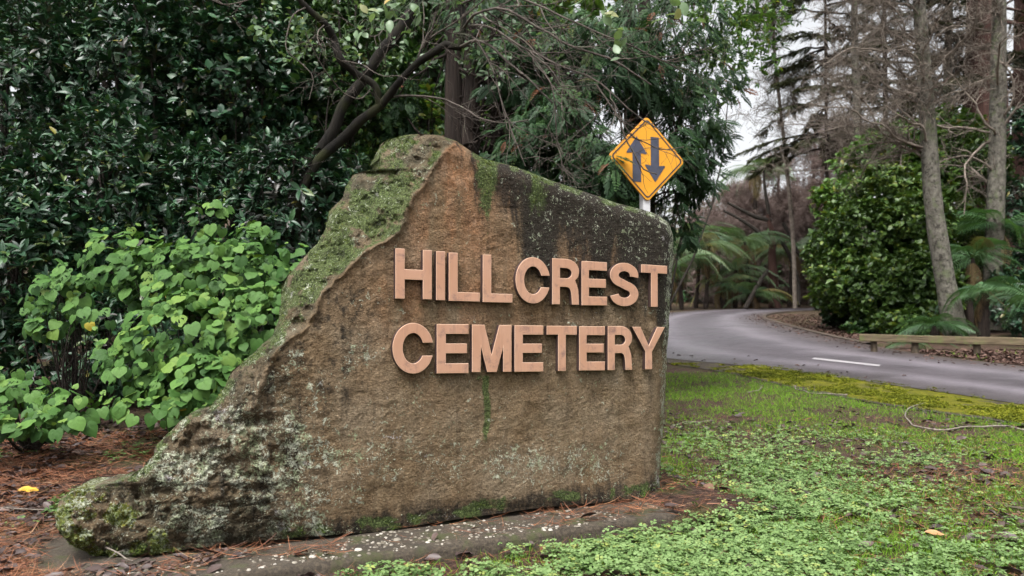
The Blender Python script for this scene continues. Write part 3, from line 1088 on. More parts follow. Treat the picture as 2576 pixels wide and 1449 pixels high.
    scatter(q, CLOVER, pc + nc_ * .003, rg.normal(size=(k, 3)), nc_ + rg.normal(0, .5, (k, 3)), rg.uniform(.006, .016, k), np.clip(rg.normal(.4, .2, k) + .3 * yel_here, 0, 1), rg)
    q.build('moss', leaf_mat('moss_tuft', [(0, (.03, .05, .01)), (.45, (.09, .13, .03)), (.75, (.18, .2, .05)), (1, (.3, .36, .18))], .8, .2, spec=.1), o)
    tag(o, 'tall mossy sandstone block with copper letters reading HILLCREST CEMETERY', 'stone sign')
    return o


stone = build_stone()

# ------------------------------------------------------------------ letters and other flat shapes with thickness


def solid(name, loops, depth, bev, origin, ex, ey, mats, parent=None, res=1):
    """filled outline extruded by depth: loops in metres in the plane ex, ey; three materials: face, bevel, side"""
    cu = bpy.data.curves.new(name, 'CURVE')
    cu.dimensions = '2D'
    cu.fill_mode = 'BOTH'
    cu.extrude = max(depth / 2 - bev, .0001)
    cu.bevel_depth = bev
    cu.bevel_resolution = 1
    cu.offset = -bev
    for lp in loops:
        s = cu.splines.new('POLY')
        s.points.add(len(lp) - 1)
        for p, c in zip(s.points, lp):
            p.co = (c[0], c[1], 0, 1)
        s.use_cyclic_u = True
    tmp = bpy.data.objects.new(name + '_outline', cu)
    me = bpy.data.meshes.new_from_object(tmp)
    bpy.data.objects.remove(tmp)
    bpy.data.curves.remove(cu)
    ez = np.cross(ex, ey)
    M = Matrix(((ex[0], ey[0], ez[0], origin[0]), (ex[1], ey[1], ez[1], origin[1]), (ex[2], ey[2], ez[2], origin[2]), (0, 0, 0, 1)))
    me.materials.clear()
    for m in mats:
        me.materials.append(m)
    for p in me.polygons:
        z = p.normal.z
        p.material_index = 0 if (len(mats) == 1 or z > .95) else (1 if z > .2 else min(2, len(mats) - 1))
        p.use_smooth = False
    off = Vector(parent.get('_loc', (0, 0, 0))) if parent is not None else Vector((0, 0, 0))
    me.transform(Matrix.Translation(-off) @ M)
    me.name = name
    o = bpy.data.objects.new(name, me)
    COL.objects.link(o)
    if parent is not None:
        o.parent = parent
    return o


def arc(cx, cy, rx, ry, a0, a1, n=20):
    return [(cx + rx * math.cos(R(a0 + (a1 - a0) * i / n)), cy + ry * math.sin(R(a0 + (a1 - a0) * i / n))) for i in range(n + 1)]


def s_shape():
    a, tk = .65, .195
    top = arc(a / 2, .715, a / 2 - tk / 2, .285 - tk / 2, -12, 248, 26)
    bot = arc(a / 2, .285, a / 2 - tk / 2, .285 - tk / 2, 68, -172, 26)
    sp_ = np.array(top + bot)
    sp_ = resample(np.concatenate([sp_, np.zeros((len(sp_), 1))], 1), 70)[:, :2]
    tn = np.gradient(sp_, axis=0)
    tn /= np.linalg.norm(tn, axis=1)[:, None]
    nn = np.stack([-tn[:, 1], tn[:, 0]], 1)
    lp = np.concatenate([sp_ + nn * tk / 2, (sp_ - nn * tk / 2)[::-1]])
    lp[:, 0] = (lp[:, 0] - lp[:, 0].min()) / np.ptp(lp[:, 0])
    lp[:, 1] = (lp[:, 1] - lp[:, 1].min()) / np.ptp(lp[:, 1])
    return [lp.tolist()]


GLYPH = {
    'H': [[(0, 0), (0, 1), (.25, 1), (.25, .59), (.75, .59), (.75, 1), (1, 1), (1, 0), (.75, 0), (.75, .385), (.25, .385), (.25, 0)]],
    'I': [[(0, 0), (0, 1), (1, 1), (1, 0)]],
    'L': [[(0, 0), (0, 1), (.285, 1), (.285, .185), (1, .185), (1, 0)]],
    'E': [[(0, 0), (0, 1), (1, 1), (1, .8), (.285, .8), (.285, .605), (.955, .605), (.955, .405), (.285, .405), (.285, .2), (1, .2), (1, 0)]],
    'T': [[(0, 1), (1, 1), (1, .805), (.63, .805), (.63, 0), (.375, 0), (.375, .805), (0, .805)]],
    'M': [[(0, 0), (0, 1), (.31, 1), (.49, .37), (.685, 1), (1, 1), (1, 0), (.785, 0), (.785, .53), (.62, 0), (.38, 0), (.225, .53), (.21, 0)]],
    'Y': [[(0, 1), (.25, 1), (.5, .56), (.76, 1), (1, 1), (.605, .42), (.605, 0), (.4, 0), (.4, .42)]],
    'C': [arc(.5, .5, .5, .5, 13, 343, 44) + arc(.5, .5, .255, .3, 331, 21, 34)],
    'R': [[(0, 0), (0, 1), (.55, 1)] + arc(.55, .735, .45, .265, 88, -48, 18) + [(.92, .43), (.965, .34), (.985, .2), (1.0, 0), (.735, 0), (.72, .16), (.70, .27), (.66, .34), (.6, .375), (.52, .385), (.285, .385), (.285, 0)],
          [(.285, .8), (.285, .575), (.52, .575)] + arc(.52, .6875, .2, .1125, -85, 85, 10) + [(.52, .8)]],
    'S': s_shape(),
}
ROWS = [
    ('H', 995, 1086.6, 624.4, 629.6, 751.1, 753.4, 'copper letter H, first of the upper word'),
    ('I', 1097.5, 1120, 632.0, 632.6, 755.0, 755.4, 'copper letter I between the H and the first L'),
    ('L', 1129.3, 1207.3, 635.2, 638.5, 756.8, 758.9, 'copper letter L right after the I'),
    ('L', 1214.8, 1289.4, 640.1, 644, 760.1, 761.6, 'copper letter L just before the upper C'),
    ('C', 1297.3, 1384.3, 644.5, 649.5, 763.2, 764.2, 'copper letter C of the upper word'),
    ('R', 1389.6, 1457, 649.3, 654, 765.3, 766.8, 'copper letter R of the upper word'),
    ('E', 1463.4, 1527.3, 656.3, 659.9, 768.1, 768.5, 'copper letter E of the upper word'),
    ('S', 1535, 1606.3, 659.5, 663, 770, 771, 'copper letter S of the upper word'),
    ('T', 1613.4, 1678.6, 664.8, 669, 771.8, 772.2, 'copper letter T closing the upper word'),
    ('C', 987.6, 1090.8, 811.5, 813.2, 941.0, 939.5, 'copper letter C opening the lower word'),
    ('E', 1099, 1178.8, 815.3, 815.7, 939.5, 938.8, 'copper letter E before the M'),
    ('M', 1187.8, 1287, 816.7, 817.9, 936.5, 935.5, 'copper letter M of the lower word'),
    ('E', 1294.8, 1366.8, 818.4, 819.2, 935.5, 934.8, 'copper letter E right after the M'),
    ('T', 1375.6, 1451.4, 819.7, 820.4, 933.8, 933.4, 'copper letter T of the lower word'),
    ('E', 1457.4, 1522, 820.8, 821.3, 932.2, 931.8, 'copper letter E just before the lower R'),
    ('R', 1529.4, 1590.3, 820.3, 821, 931.2, 930.6, 'copper letter R with a yellowed stem, lower word'),
    ('Y', 1590.6, 1672.8, 822.2, 823, 929.5, 928.8, 'copper letter Y closing the lower word'),
]


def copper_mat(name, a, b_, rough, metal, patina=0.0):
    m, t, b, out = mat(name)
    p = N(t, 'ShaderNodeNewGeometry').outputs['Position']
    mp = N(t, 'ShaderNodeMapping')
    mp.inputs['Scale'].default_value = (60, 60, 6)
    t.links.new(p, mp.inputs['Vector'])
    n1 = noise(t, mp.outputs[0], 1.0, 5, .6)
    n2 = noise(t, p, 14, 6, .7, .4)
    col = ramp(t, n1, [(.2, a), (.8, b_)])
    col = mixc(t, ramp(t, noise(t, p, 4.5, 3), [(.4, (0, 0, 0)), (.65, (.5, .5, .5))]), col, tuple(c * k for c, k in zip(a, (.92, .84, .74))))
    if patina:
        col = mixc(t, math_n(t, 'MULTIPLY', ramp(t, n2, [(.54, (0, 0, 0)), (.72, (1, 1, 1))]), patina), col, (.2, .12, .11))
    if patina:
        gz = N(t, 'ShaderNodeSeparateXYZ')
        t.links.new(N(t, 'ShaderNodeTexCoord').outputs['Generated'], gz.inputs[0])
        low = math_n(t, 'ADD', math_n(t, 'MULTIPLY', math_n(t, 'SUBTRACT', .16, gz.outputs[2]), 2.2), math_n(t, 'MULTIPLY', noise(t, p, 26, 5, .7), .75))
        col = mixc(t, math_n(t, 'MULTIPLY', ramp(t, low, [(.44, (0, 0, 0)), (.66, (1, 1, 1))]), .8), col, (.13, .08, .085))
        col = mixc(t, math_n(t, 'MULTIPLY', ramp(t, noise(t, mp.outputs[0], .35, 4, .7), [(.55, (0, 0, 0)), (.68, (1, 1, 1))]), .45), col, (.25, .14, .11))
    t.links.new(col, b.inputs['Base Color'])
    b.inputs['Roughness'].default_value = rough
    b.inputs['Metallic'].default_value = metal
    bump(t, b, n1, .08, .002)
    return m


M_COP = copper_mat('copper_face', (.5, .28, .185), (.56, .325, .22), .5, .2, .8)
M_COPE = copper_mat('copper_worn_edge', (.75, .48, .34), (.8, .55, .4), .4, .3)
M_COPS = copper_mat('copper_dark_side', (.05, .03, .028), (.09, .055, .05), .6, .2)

for ch, x0, x1, tl, trr, bl, br, lab in ROWS:
    LIFT = .036
    q = plane_pt(np.array([x0, x1, x0, x1]), np.array([bl, br, tl, trr]), np.full(4, -LIFT))
    s_ = [np.dot(p - P0, DIR) for p in q]
    z_ = [p[2] for p in q]
    loops = []
    for lp in GLYPH[ch]:
        out = []
        for u, v in lp:
            s = (s_[0] * (1 - u) + s_[1] * u) * (1 - v) + (s_[2] * (1 - u) + s_[3] * u) * v
            z = (z_[0] * (1 - u) + z_[1] * u) * (1 - v) + (z_[2] * (1 - u) + z_[3] * u) * v
            out.append((s - s_[0], z - z_[0]))
        loops.append(out)
    org = P0 + DIR * s_[0] + np.array([0, 0, z_[0]]) + NRM * (LIFT - .016)
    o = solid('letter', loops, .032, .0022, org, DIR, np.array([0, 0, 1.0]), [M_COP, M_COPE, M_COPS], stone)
    o['label'] = lab

# ------------------------------------------------------------------ concrete slab with washed pebbles


def slab():
    root_s = (-2.3, 1.72)
    fo, bo = .39, -.95
    prof = [(bo, -.25), (bo, -.012), (bo + .02, .0), (fo - .03, .0), (fo - .008, -.008), (fo, -.03), (fo + .012, -.3)]
    # add points across the top for relief
    top = [(o, 0.0) for o in np.linspace(bo + .02, fo - .03, 40)]
    prof = prof[:2] + top + prof[4:]
    ss = np.linspace(root_s[0], root_s[1], 260)
    V = np.array([[P0 + DIR * s + NRM * o + np.array([0, 0, z]) for o, z in prof] for s in ss])
    nz = fbm(V, 6, 4, 91) - .5
    chip = fbm(V, 14, 3, 92) - .5
    V[..., 2] += .012 * nz
    V += NRM * (chip * .02)[..., None] * (np.arange(len(prof)) > len(prof) - 4)[None, :, None]
    nr, nc = V.shape[:2]
    i = np.arange(nr * nc).reshape(nr, nc)
    q = Geo()
    q.add(V.reshape(-1, 3), np.stack([i[:-1, :-1], i[1:, :-1], i[1:, 1:], i[:-1, 1:]], -1).reshape(-1, 4))
    for e in (0, nr - 1):
        q.add(V[e], np.array([[0, k, k + 1] for k in range(1, nc - 1)]))
    m, t, b, out = mat('old_concrete')
    p = N(t, 'ShaderNodeNewGeometry').outputs['Position']
    n1, n2, n3 = noise(t, p, 60, 6, .7), noise(t, p, 6, 5, .6), noise(t, p, 2.5, 4)
    col = ramp(t, n1, [(.3, (.02, .016, .011)), (.5, (.058, .045, .031)), (.72, (.115, .09, .064))])
    col = mixc(t, ramp(t, n2, [(.52, (0, 0, 0)), (.64, (.75, .75, .75))]), col, (.05, .06, .016))
    col = mixc(t, ramp(t, n3, [(.52, (0, 0, 0)), (.66, (.7, .7, .7))]), col, (.03, .024, .018))
    t.links.new(col, b.inputs['Base Color'])
    b.inputs['Roughness'].default_value = .9
    bump(t, b, n1, .9, .01)
    # pebbles set in the top
    rg = np.random.default_rng(5)
    npb = 1150
    s = rg.uniform(-2.2, 1.45, npb)
    o_ = rg.uniform(.0, .37, npb)
    keep = fbm(np.stack([s, o_, s * 0], -1), 4, 3, 93) + .16 * sstep(0, .3, o_) > .58
    s, o_ = s[keep], o_[keep]
    a = np.arange(8) * math.pi / 4
    Vp = np.concatenate([np.stack([np.cos(a), np.sin(a), a * 0 - .15], 1), np.stack([.72 * np.cos(a), .72 * np.sin(a), a * 0 + .38], 1)])
    Fp = np.array([(k, (k + 1) % 8, 8 + (k + 1) % 8, 8 + k) for k in range(8)] + [(8, 9, 10, 11), (8, 11, 12, 15), (12, 13, 14, 15)])
    pos = P0 + DIR * s[:, None] + NRM * o_[:, None] + np.array([0, 0, 0.0])
    pos[:, 2] = .012 * (fbm(pos, 6, 4, 91) - .5)
    ang = rg.uniform(0, 6.28, len(s))
    yd = np.stack([np.cos(ang), np.sin(ang), ang * 0], 1)
    zz = np.tile([0, 0, 1.0], (len(s), 1)) + rg.normal(0, .08, (len(s), 3))
    sz = rg.lognormal(math.log(.0068), .35, len(s))
    scatter(q, (Vp, Fp), pos, yd, zz, sz, rg.random(len(s)), rg, rg.uniform(.6, 1.4, len(s)), 1)
    m2, t2, b2, o2 = mat('white_pebble')
    at = N(t2, 'ShaderNodeAttribute', attribute_name='var')
    t2.links.new(ramp(t2, at.outputs['Fac'], [(0, (.07, .055, .038)), (.4, (.14, .12, .09)), (.75, (.27, .245, .2)), (1, (.45, .42, .37))]), b2.inputs['Base Color'])
    b2.inputs['Roughness'].default_value = .6
    o = q.build('concrete_slab', [m, m2])
    tag(o, 'old pebbled concrete slab the inscribed stone stands on', 'slab')


slab()

# ------------------------------------------------------------------ yellow road sign


def road_sign():
    D = 8.15
    c = W(1627, 400, D)
    az = R(70)
    ex = np.array([math.sin(az), math.cos(az), 0])
    ez = np.array([math.cos(az), -math.sin(az), 0])
    ey = np.array([0, 0, 1.0])
    bx, by = c[0] - ez[0] * .05, c[1] - ez[1] * .05
    base = np.array([bx, by, float(g(bx, by))])
    root = thing('road_sign', 'yellow diamond road sign with two opposing arrows on a white post', 'road sign', base)
    h = .45

    def diamond(rad, cr):
        pts = []
        k = rad - cr * math.sqrt(2)
        for i, a in enumerate((0, 90, 180, 270)):
            ccx, ccy = k * math.cos(R(a)), k * math.sin(R(a))
            pts += [(ccx + cr * math.cos(R(a - 45 + 90 * j / 8)), ccy + cr * math.sin(R(a - 45 + 90 * j / 8))) for j in range(9)]
        return pts
    yel, t, b, o_ = mat('sign_yellow')
    p = N(t, 'ShaderNodeNewGeometry').outputs['Position']
    n = noise(t, p, 6, 5, .6)
    t.links.new(ramp(t, n, [(.3, (.70, .30, .012)), (.7, (.78, .35, .016))]), b.inputs['Base Color'])
    b.inputs['Roughness'].default_value = .45
    blk = simple_mat('sign_black', (.028, .03, .04), .5, nscale=20, var=.2, bumps=0)
    arr = simple_mat('sign_arrow', (.05, .055, .085), .4, nscale=10, var=.25, bumps=0)
    rim = simple_mat('sign_edge', (.55, .22, .03), .5, nscale=20, var=.2, bumps=0)
    solid('panel', [diamond(h, .045)], .02, .003, c, ex, ey, [yel, rim, rim], root)
    solid('border', [diamond(h - .03, .035), diamond(h - .048, .028)], .006, .0005, c + ez * .0105, ex, ey, [blk], root)
    sc = h

    def arrow(cx, up):
        s = 1 if up else -1
        pts = [(-.108, -.55), (-.108, .12), (-.25, .10), (-.262, .125), (0, .5), (.262, .125), (.25, .10), (.108, .12), (.108, -.55)]
        return [((cx + x) * sc, s * y * sc + (.0 if up else -.03 * sc)) for x, y in pts]
    solid('arrow', [arrow(-.275, True)], .006, .0005, c + ez * .0105, ex, ey, [arr], root)['label'] = 'arrow pointing up'
    solid('arrow', [arrow(.2, False)], .006, .0005, c + ez * .0105, ex, ey, [arr], root)['label'] = 'arrow pointing down'
    q = Geo()
    pw = .04
    pc = np.array([bx, by, 0])
    cs = [(-1, -1), (1, -1), (1, 1), (-1, 1)]
    zs = [base[2] - .3, c[2] + .25]
    V = [pc + ex * a * pw + ez * (b_ * pw - .0) + np.array([0, 0, z]) for z in zs for a, b_ in cs]
    q.add(np.array(V) - ez * .001, np.array([(0, 1, 5, 4), (1, 2, 6, 5), (2, 3, 7, 6), (3, 0, 4, 7), (4, 5, 6, 7)]))
    q.build('post', simple_mat('white_post', (.62, .62, .64), .5, nscale=8, var=.12, bumps=.05), root, smooth=False)


road_sign()

# ------------------------------------------------------------------ plants
UP = np.array([0, 0, 1.0])


def ell_points(n, c, r, rng, shell=.55, lump=1.6, seed=0, front=0.0):
    """points in the outer part of a lumpy ellipsoid, with their outward direction"""
    d = nrm(rng.normal(size=(n * 2, 3)))
    if front:
        keep = rng.random(n * 2) < np.where(d[:, 1] < .25, 1, 1 - front)
        d = d[keep]
    d = d[:n]
    k = shell + (1 - shell) * rng.random(len(d)) ** .6
    lum = .72 + .56 * fbm(d * lump + np.asarray(c) * .37, 1.0, 3, seed)
    return np.asarray(c) + d * np.asarray(r) * (k * lum)[:, None], d


def whorl_foliage(q, cen, outd, rng, nleaf, size, tm, up=.6, out=.55, spread=.9, var_sd=.22, mat_i=0, face=0.35):
    """a rosette of leaves at each twig tip"""
    M = len(cen)
    n = M * nleaf
    c = np.repeat(cen, nleaf, 0)
    ax = nrm(outd * out + UP * up + rng.normal(0, .25, (M, 3)))
    a = np.repeat(ax, nleaf, 0)
    side = nrm(np.cross(a, nrm(rng.normal(size=(n, 3)))))
    d = nrm(a * rng.uniform(.25, 1.1, (n, 1)) + side * spread)
    pos = c - a * rng.uniform(0, .8, (n, 1)) * size * .9
    z = a + rng.normal(0, .35, (n, 3)) + UP * face
    v = np.clip(np.repeat(rng.normal(.5, .12, M), nleaf) + rng.normal(0, var_sd, n) + rng.uniform(-.12, .14), 0, .95)
    v = np.where(rng.random(n) < .006, 1.0, v)
    scatter(q, tm, pos, d, z, size * rng.uniform(.55, 1.15, n) * np.repeat(np.clip(rng.lognormal(0, .28, M), .55, 1.7), nleaf), v, rng, 1.0, mat_i)


def stems_to(q, base, tips, rng, r0=.03, n=5, S=7, sag=.15):
    M = len(tips)
    t = np.linspace(0, 1, S)
    mid = (base + tips) / 2 + rng.normal(0, .18, (M, 3)) * np.linalg.norm(tips - base, axis=1)[:, None] * .5
    P = ((1 - t) ** 2)[None, :, None] * base + (2 * t * (1 - t))[None, :, None] * mid[:, None] + (t ** 2)[None, :, None] * tips[:, None]
    rad = r0 * rng.uniform(.5, 1.1, M)[:, None] * (1 - .75 * t)[None]
    tubes(q, P, rad, n, rng.random(M))
    return P, rad


def leafy_shrub(name, label, cat, group, px, py, D, r, tips, nleaf, size, tm, fm, seed, base_px=None, sm=None, shell=.5, front=.6, stems=9, r0=.025, up=.6, lump=1.6, faceup=.35, inner=None):
    rng = np.random.default_rng(seed)
    c = W(px, py, D)
    bpx = base_px if base_px is not None else px
    b = gp(bpx, D + .1)
    root = thing(name, label, cat, b, group)
    q = Geo()
    cen, d = ell_points(tips, c, r, rng, shell, lump, seed, front)
    hgt = g(cen[:, 0], cen[:, 1]) + .06
    ok = cen[:, 2] > hgt
    cen, d = cen[ok], d[ok]
    whorl_foliage(q, cen, d, rng, nleaf, size, tm, up=up, face=faceup)
    q.build('foliage', fm, root)
    s = Geo()
    order = np.argsort(np.abs(cen[:, 0] - b[0]))[:max(8, int(len(cen) * .35))]
    P, rad = stems_to(s, b - UP * .05, cen[rng.choice(order, stems)], rng, r0)
    P2, r2 = grow(P, rad, 8, (.25, .8), 5, rng, .9, (0, 0, .35), .25, .55, (.35, 1))
    tubes(s, P2, r2, 4, rng.random(len(P2)))
    s.build('stem', sm or M_TWIGD, root)
    return root


# ---- wall of dark glossy shrubs on the left
GS = 'dark glossy shrubs left of the stone'
SH = [
    (60, 640, 7.9, (.95, .8, .95), 520, 'dark glossy shrub at the far left edge above the low heart leaves', .125),
    (270, 520, 8.4, (1.05, .9, 1.1), 620, 'dark glossy shrub over the left half of the heart-leaved bush', .13),
    (520, 560, 8.5, (.95, .8, 1.0), 560, 'dark glossy shrub rising behind the top of the heart-leaved bush', .12),
    (740, 560, 8.2, (.72, .7, .95), 520, 'dark glossy shrub between the heart-leaved bush and the leaning trunks', .115),
    (230, 870, 7.7, (1.3, .45, .62), 420, 'low dark glossy shrub showing through gaps behind the heart leaves', .12),
    (840, 520, 8.9, (.6, .6, .7), 330, 'small dark glossy shrub tucked behind the stone shoulder', .11),
]
for k, (px, py, D, r, n, lab, sz) in enumerate(SH):
    leafy_shrub('glossy_shrub', lab, 'shrub', GS, px, py, D, r, int(n * 1.3), 10, sz * .82, LANCE, M_SHRUB, 100 + k)
GT = 'dark evergreen trees left of the stone'
TT = [
    (40, 230, 9.4, (1.2, .9, 1.3), 520, 'dark evergreen tree filling the top left corner', .14, LANCE, M_SHRUB),
    (330, 190, 9.6, (1.25, .9, 1.3), 600, 'dark evergreen tree above the left glossy shrubs with a bare brown stem', .135, LANCE, M_SHRUB),
    (610, 230, 9.9, (1.2, .9, 1.2), 620, 'dark evergreen tree left of the leaning mossy trunks', .12, OVAL, M_SHRUB),
    (860, 210, 10.2, (1.0, .8, 1.1), 560, 'small-leaved evergreen tree seen through the leaning trunks', .1, OVAL, M_SHRUB2),
    (180, -60, 10.6, (1.6, 1.0, 1.0), 480, 'dark evergreen crown touching the top edge above the left corner tree', .14, LANCE, M_SHRUB),
    (560, -80, 10.6, (1.5, 1.0, 1.0), 480, 'dark evergreen crown touching the top edge between two others', .13, OVAL, M_SHRUB),
    (920, -40, 10.8, (1.2, 1.0, .9), 420, 'mid green evergreen crown at the top above the leaning trunks', .1, OVAL, M_SHRUB2),
]
for k, (px, py, D, r, n, lab, sz, tm, fm) in enumerate(TT):
    leafy_shrub('evergreen_tree', lab, 'tree', GT, px, py, D, r, int(n * 1.3), 9, sz * .84, tm, fm, 130 + k, stems=7, r0=.045, shell=.35)

# ---- heart-leaved bushes
def heart_bush(label, blobs, seed, base_px, baseD):
    rng = np.random.default_rng(seed)
    b = gp(base_px, baseD)
    root = thing('heart_leaved_bush', label, 'bush', b, 'light green heart-leaved bushes')
    q, s = Geo(), Geo()
    allp = []
    for (px, py, D, r, n) in blobs:
        c = W(px, py, D)
        p, d = ell_points(int(n * .74), c, r, rng, .55, 3.0, seed, .85)
        hg = g(p[:, 0], p[:, 1]) + .07
        ok = p[:, 2] > hg
        p, d = p[ok], d[ok]
        # stepped tiers: leaves gather on rounded clumps
        m = len(p)
        nor = nrm(d * .4 + UP * .6 + np.array([0, -.62, 0]) + rng.normal(0, .24, (m, 3)))
        down = nrm(np.array([0, 0, -1.0]) + d * .8 + rng.normal(0, .45, (m, 3)))
        sz = rng.uniform(.06, .118, m)
        v = np.clip(rng.normal(.45, .22, m) + .28 * (d[:, 2] * .6 - d[:, 1] * .3), 0, .97)  # leaves on the clump's top and near side painted lighter, as if lit
        v = np.where(rng.random(m) < .003, 1.0, v)
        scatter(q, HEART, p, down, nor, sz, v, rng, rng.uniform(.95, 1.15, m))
        young = rng.random(m) < .16
        scatter(q, HEART, p[young] + rng.normal(0, .04, (young.sum(), 3)) + UP * .03, nrm(rng.normal(size=(young.sum(), 3)) + d[young]), nor[young], rng.uniform(.03, .05, young.sum()), .93, rng)
        allp.append(p)
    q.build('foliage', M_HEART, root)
    allp = np.concatenate(allp)
    P, rad = stems_to(s, b - UP * .03, allp[rng.integers(0, len(allp), 26)], rng, .012, 4)
    P2, r2 = grow(P, rad, 7, (.12, .3), 4, rng, .8, (0, -.2, .3), .2, .6)
    tubes(s, P2, r2, 3, .4)
    s.build('stem', M_TWIGD, root)


heart_bush('large light green bush of heart leaves beside the stone', [
    (560, 700, 6.7, (.52, .42, .36), 330), (430, 690, 6.8, (.5, .42, .33), 260), (640, 830, 6.4, (.4, .4, .4), 300), (470, 850, 6.3, (.5, .42, .4), 380),
    (360, 900, 6.2, (.34, .4, .24), 150), (520, 960, 6.05, (.4, .36, .26), 200), (690, 700, 6.9, (.32, .36, .33), 150), (300, 650, 6.8, (.3, .35, .28), 110),
    (530, 545, 7.0, (.16, .16, .17), 34), (640, 590, 7.0, (.2, .2, .14), 50), (620, 950, 6.1, (.22, .3, .2), 90), (400, 1020, 5.9, (.4, .3, .12), 90)], 200, 500, 6.9)
heart_bush('leggy heart-leaved bush left of the large one', [
    (150, 740, 6.6, (.24, .3, .2), 62), (125, 815, 6.5, (.18, .25, .13), 32), (190, 695, 6.7, (.18, .25, .12), 34), (235, 780, 6.5, (.15, .25, .14), 20)], 201, 190, 6.9)
heart_bush('low heart-leaved bush at the left edge on the leaf litter', [
    (50, 975, 5.9, (.3, .3, .13), 56), (170, 1015, 5.75, (.28, .28, .12), 58), (40, 1050, 5.6, (.3, .26, .11), 60), (120, 1060, 5.5, (.3, .2, .06), 40)], 202, 90, 6.1)

# ---- two leaning mossy trunks with a web of bare twigs
def pxline(pts, n, seed=None, wob=0.0):
    P = np.array([W(a, b, c) for a, b, c in pts])
    P = spline(P, n)
    if wob:
        rng = np.random.default_rng(seed)
        P = P + (fbm(P, 2.5, 3, seed)[:, None] - .5) * wob * rng.normal(size=3)
    return P


def rad_px(pts, n, D):
    w_ = np.interp(np.linspace(0, 1, n), np.linspace(0, 1, len(pts)), pts)
    return w_ / FPX * D / 2


def leaning_tree():
    rng = np.random.default_rng(300)
    b = gp(700, 8.2)
    root = thing('leaning_tree', 'dark leaning tree forking behind the stone into bare tangled twigs', 'tree', b)
    t = Geo()
    tr = [
        ([(690, 610, 8.1), (757, 481, 8.1), (796, 398, 8.1), (840, 325, 8.1), (863, 266, 8.1), (916, 199, 8.1), (962, 126, 8.1), (1006, 76, 8.1), (1039, 20, 8.1), (1075, -60, 8.1), (1110, -160, 8.1)], [44, 38, 36, 34, 30, 30, 30, 32, 30, 26, 20]),
        ([(720, 600, 7.9), (760, 480, 7.9), (806, 398, 7.9), (863, 349, 7.9), (913, 299, 7.8), (956, 266, 7.8), (996, 216, 7.7), (1049, 159, 7.6), (1095, 129, 7.5), (1128, 110, 7.5), (1152, 123, 7.5), (1163, 90, 7.5), (1166, 55, 7.5), (1158, 0, 7.5), (1150, -80, 7.5)], [34, 30, 28, 24, 26, 28, 24, 22, 18, 18, 20, 17, 15, 14, 12]),
        ([(956, 268, 7.8), (942, 216, 7.75), (896, 186, 7.7), (856, 149, 7.6), (840, 100, 7.6), (816, 60, 7.5), (773, 20, 7.4), (730, -30, 7.3)], [20, 18, 19, 20, 18, 17, 14, 10]),
    ]
    limbs = []
    for pts, w_ in tr:
        P = pxline(pts, 46)
        P = P + .02 * (np.stack([fbm(P, 5, 3, 7 + k) for k in range(3)], -1) - .5)
        rd = rad_px(w_, 46, 7.9) * (1 + .25 * (fbm(P, 9, 3, 3) - .5))
        tubes(t, P, rd, 10, .5)
        limbs.append((P, rd))
    t.build('trunk', M_MOSSY, root)
    # secondary branches drawn after the photograph
    t2 = Geo()
    sec = [
        ([(1152, 123, 7.5), (1195, 103, 7.3), (1228, 113, 7.2), (1275, 150, 7.1), (1330, 195, 7.0), (1390, 260, 6.9)], [10, 8, 6]),
        ([(982, 246, 7.8), (1045, 241, 7.6), (1128, 256, 7.5), (1178, 279, 7.4), (1211, 302, 7.3), (1260, 310, 7.2), (1330, 300, 7.1)], [8, 6, 4]),
        ([(1163, 70, 7.5), (1200, 30, 7.2), (1260, 20, 7.0), (1340, 60, 6.9), (1430, 110, 6.8), (1540, 150, 6.7), (1640, 215, 6.7)], [10, 8, 5]),
        ([(1049, 159, 7.6), (1060, 120, 7.6), (1120, 70, 7.5), (1190, 20, 7.3), (1250, -30, 7.2)], [8, 6, 5]),
        ([(1166, 60, 7.5), (1230, 70, 7.1), (1320, 120, 6.9), (1420, 170, 6.8), (1500, 205, 6.7), (1600, 290, 6.7), (1660, 330, 6.7)], [9, 7, 4]),
        ([(1158, 10, 7.5), (1250, -20, 7.0), (1370, 20, 6.8), (1500, 80, 6.7), (1600, 120, 6.7), (1720, 180, 6.7)], [9, 7, 4]),
        ([(1195, 103, 7.3), (1240, 170, 7.2), (1260, 250, 7.1), (1290, 340, 7.0), (1320, 420, 6.9)], [6, 5, 3]),
        ([(1320, 120, 6.9), (1390, 220, 6.8), (1400, 330, 6.8), (1410, 420, 6.8)], [5, 4, 3]),
        ([(1500, 215, 6.7), (1560, 300, 6.7), (1590, 375, 6.7), (1622, 428, 6.7), (1652, 437, 6.7)], [6, 5, 4]),
        ([(1540, 250, 6.8), (1600, 345, 6.8), (1660, 375, 6.8), (1720, 368, 6.8)], [4, 4, 3]),
        ([(942, 216, 7.75), (900, 250, 7.6), (830, 200, 7.4), (800, 150, 7.3), (770, 80, 7.2)], [5, 4, 3]),
        ([(860, 155, 7.6), (905, 160, 7.3), (960, 190, 7.1), (1010, 190, 7.0)], [5, 4, 3]),
        ([(773, 20, 7.4), (740, 40, 7.2), (720, 120, 7.1), (790, 200, 7.0), (780, 250, 7.0)], [5, 4, 3]),
        ([(816, 60, 7.5), (800, 90, 7.3), (815, 130, 7.2)], [5, 4, 3]),
        ([(730, -30, 7.3), (640, -5, 7.0), (560, 10, 6.8), (500, -10, 6.7)], [6, 5, 3]),
        ([(1039, 20, 8.1), (980, 60, 7.6), (930, 90, 7.3), (870, 50, 7.1)], [6, 5, 3]),
    ]
    PP, RR = [], []
    for pts, w_ in sec:
        P = pxline(pts, 16)
        P = P + .05 * (np.stack([fbm(P, 4, 3, 17 + k) for k in range(3)], -1) - .5)
        PP.append(P)
        RR.append(rad_px(w_, 16, 7.2) * .78)
    PP, RR = np.array(PP), np.array(RR)
    tubes(t2, PP, RR, 6, .4)
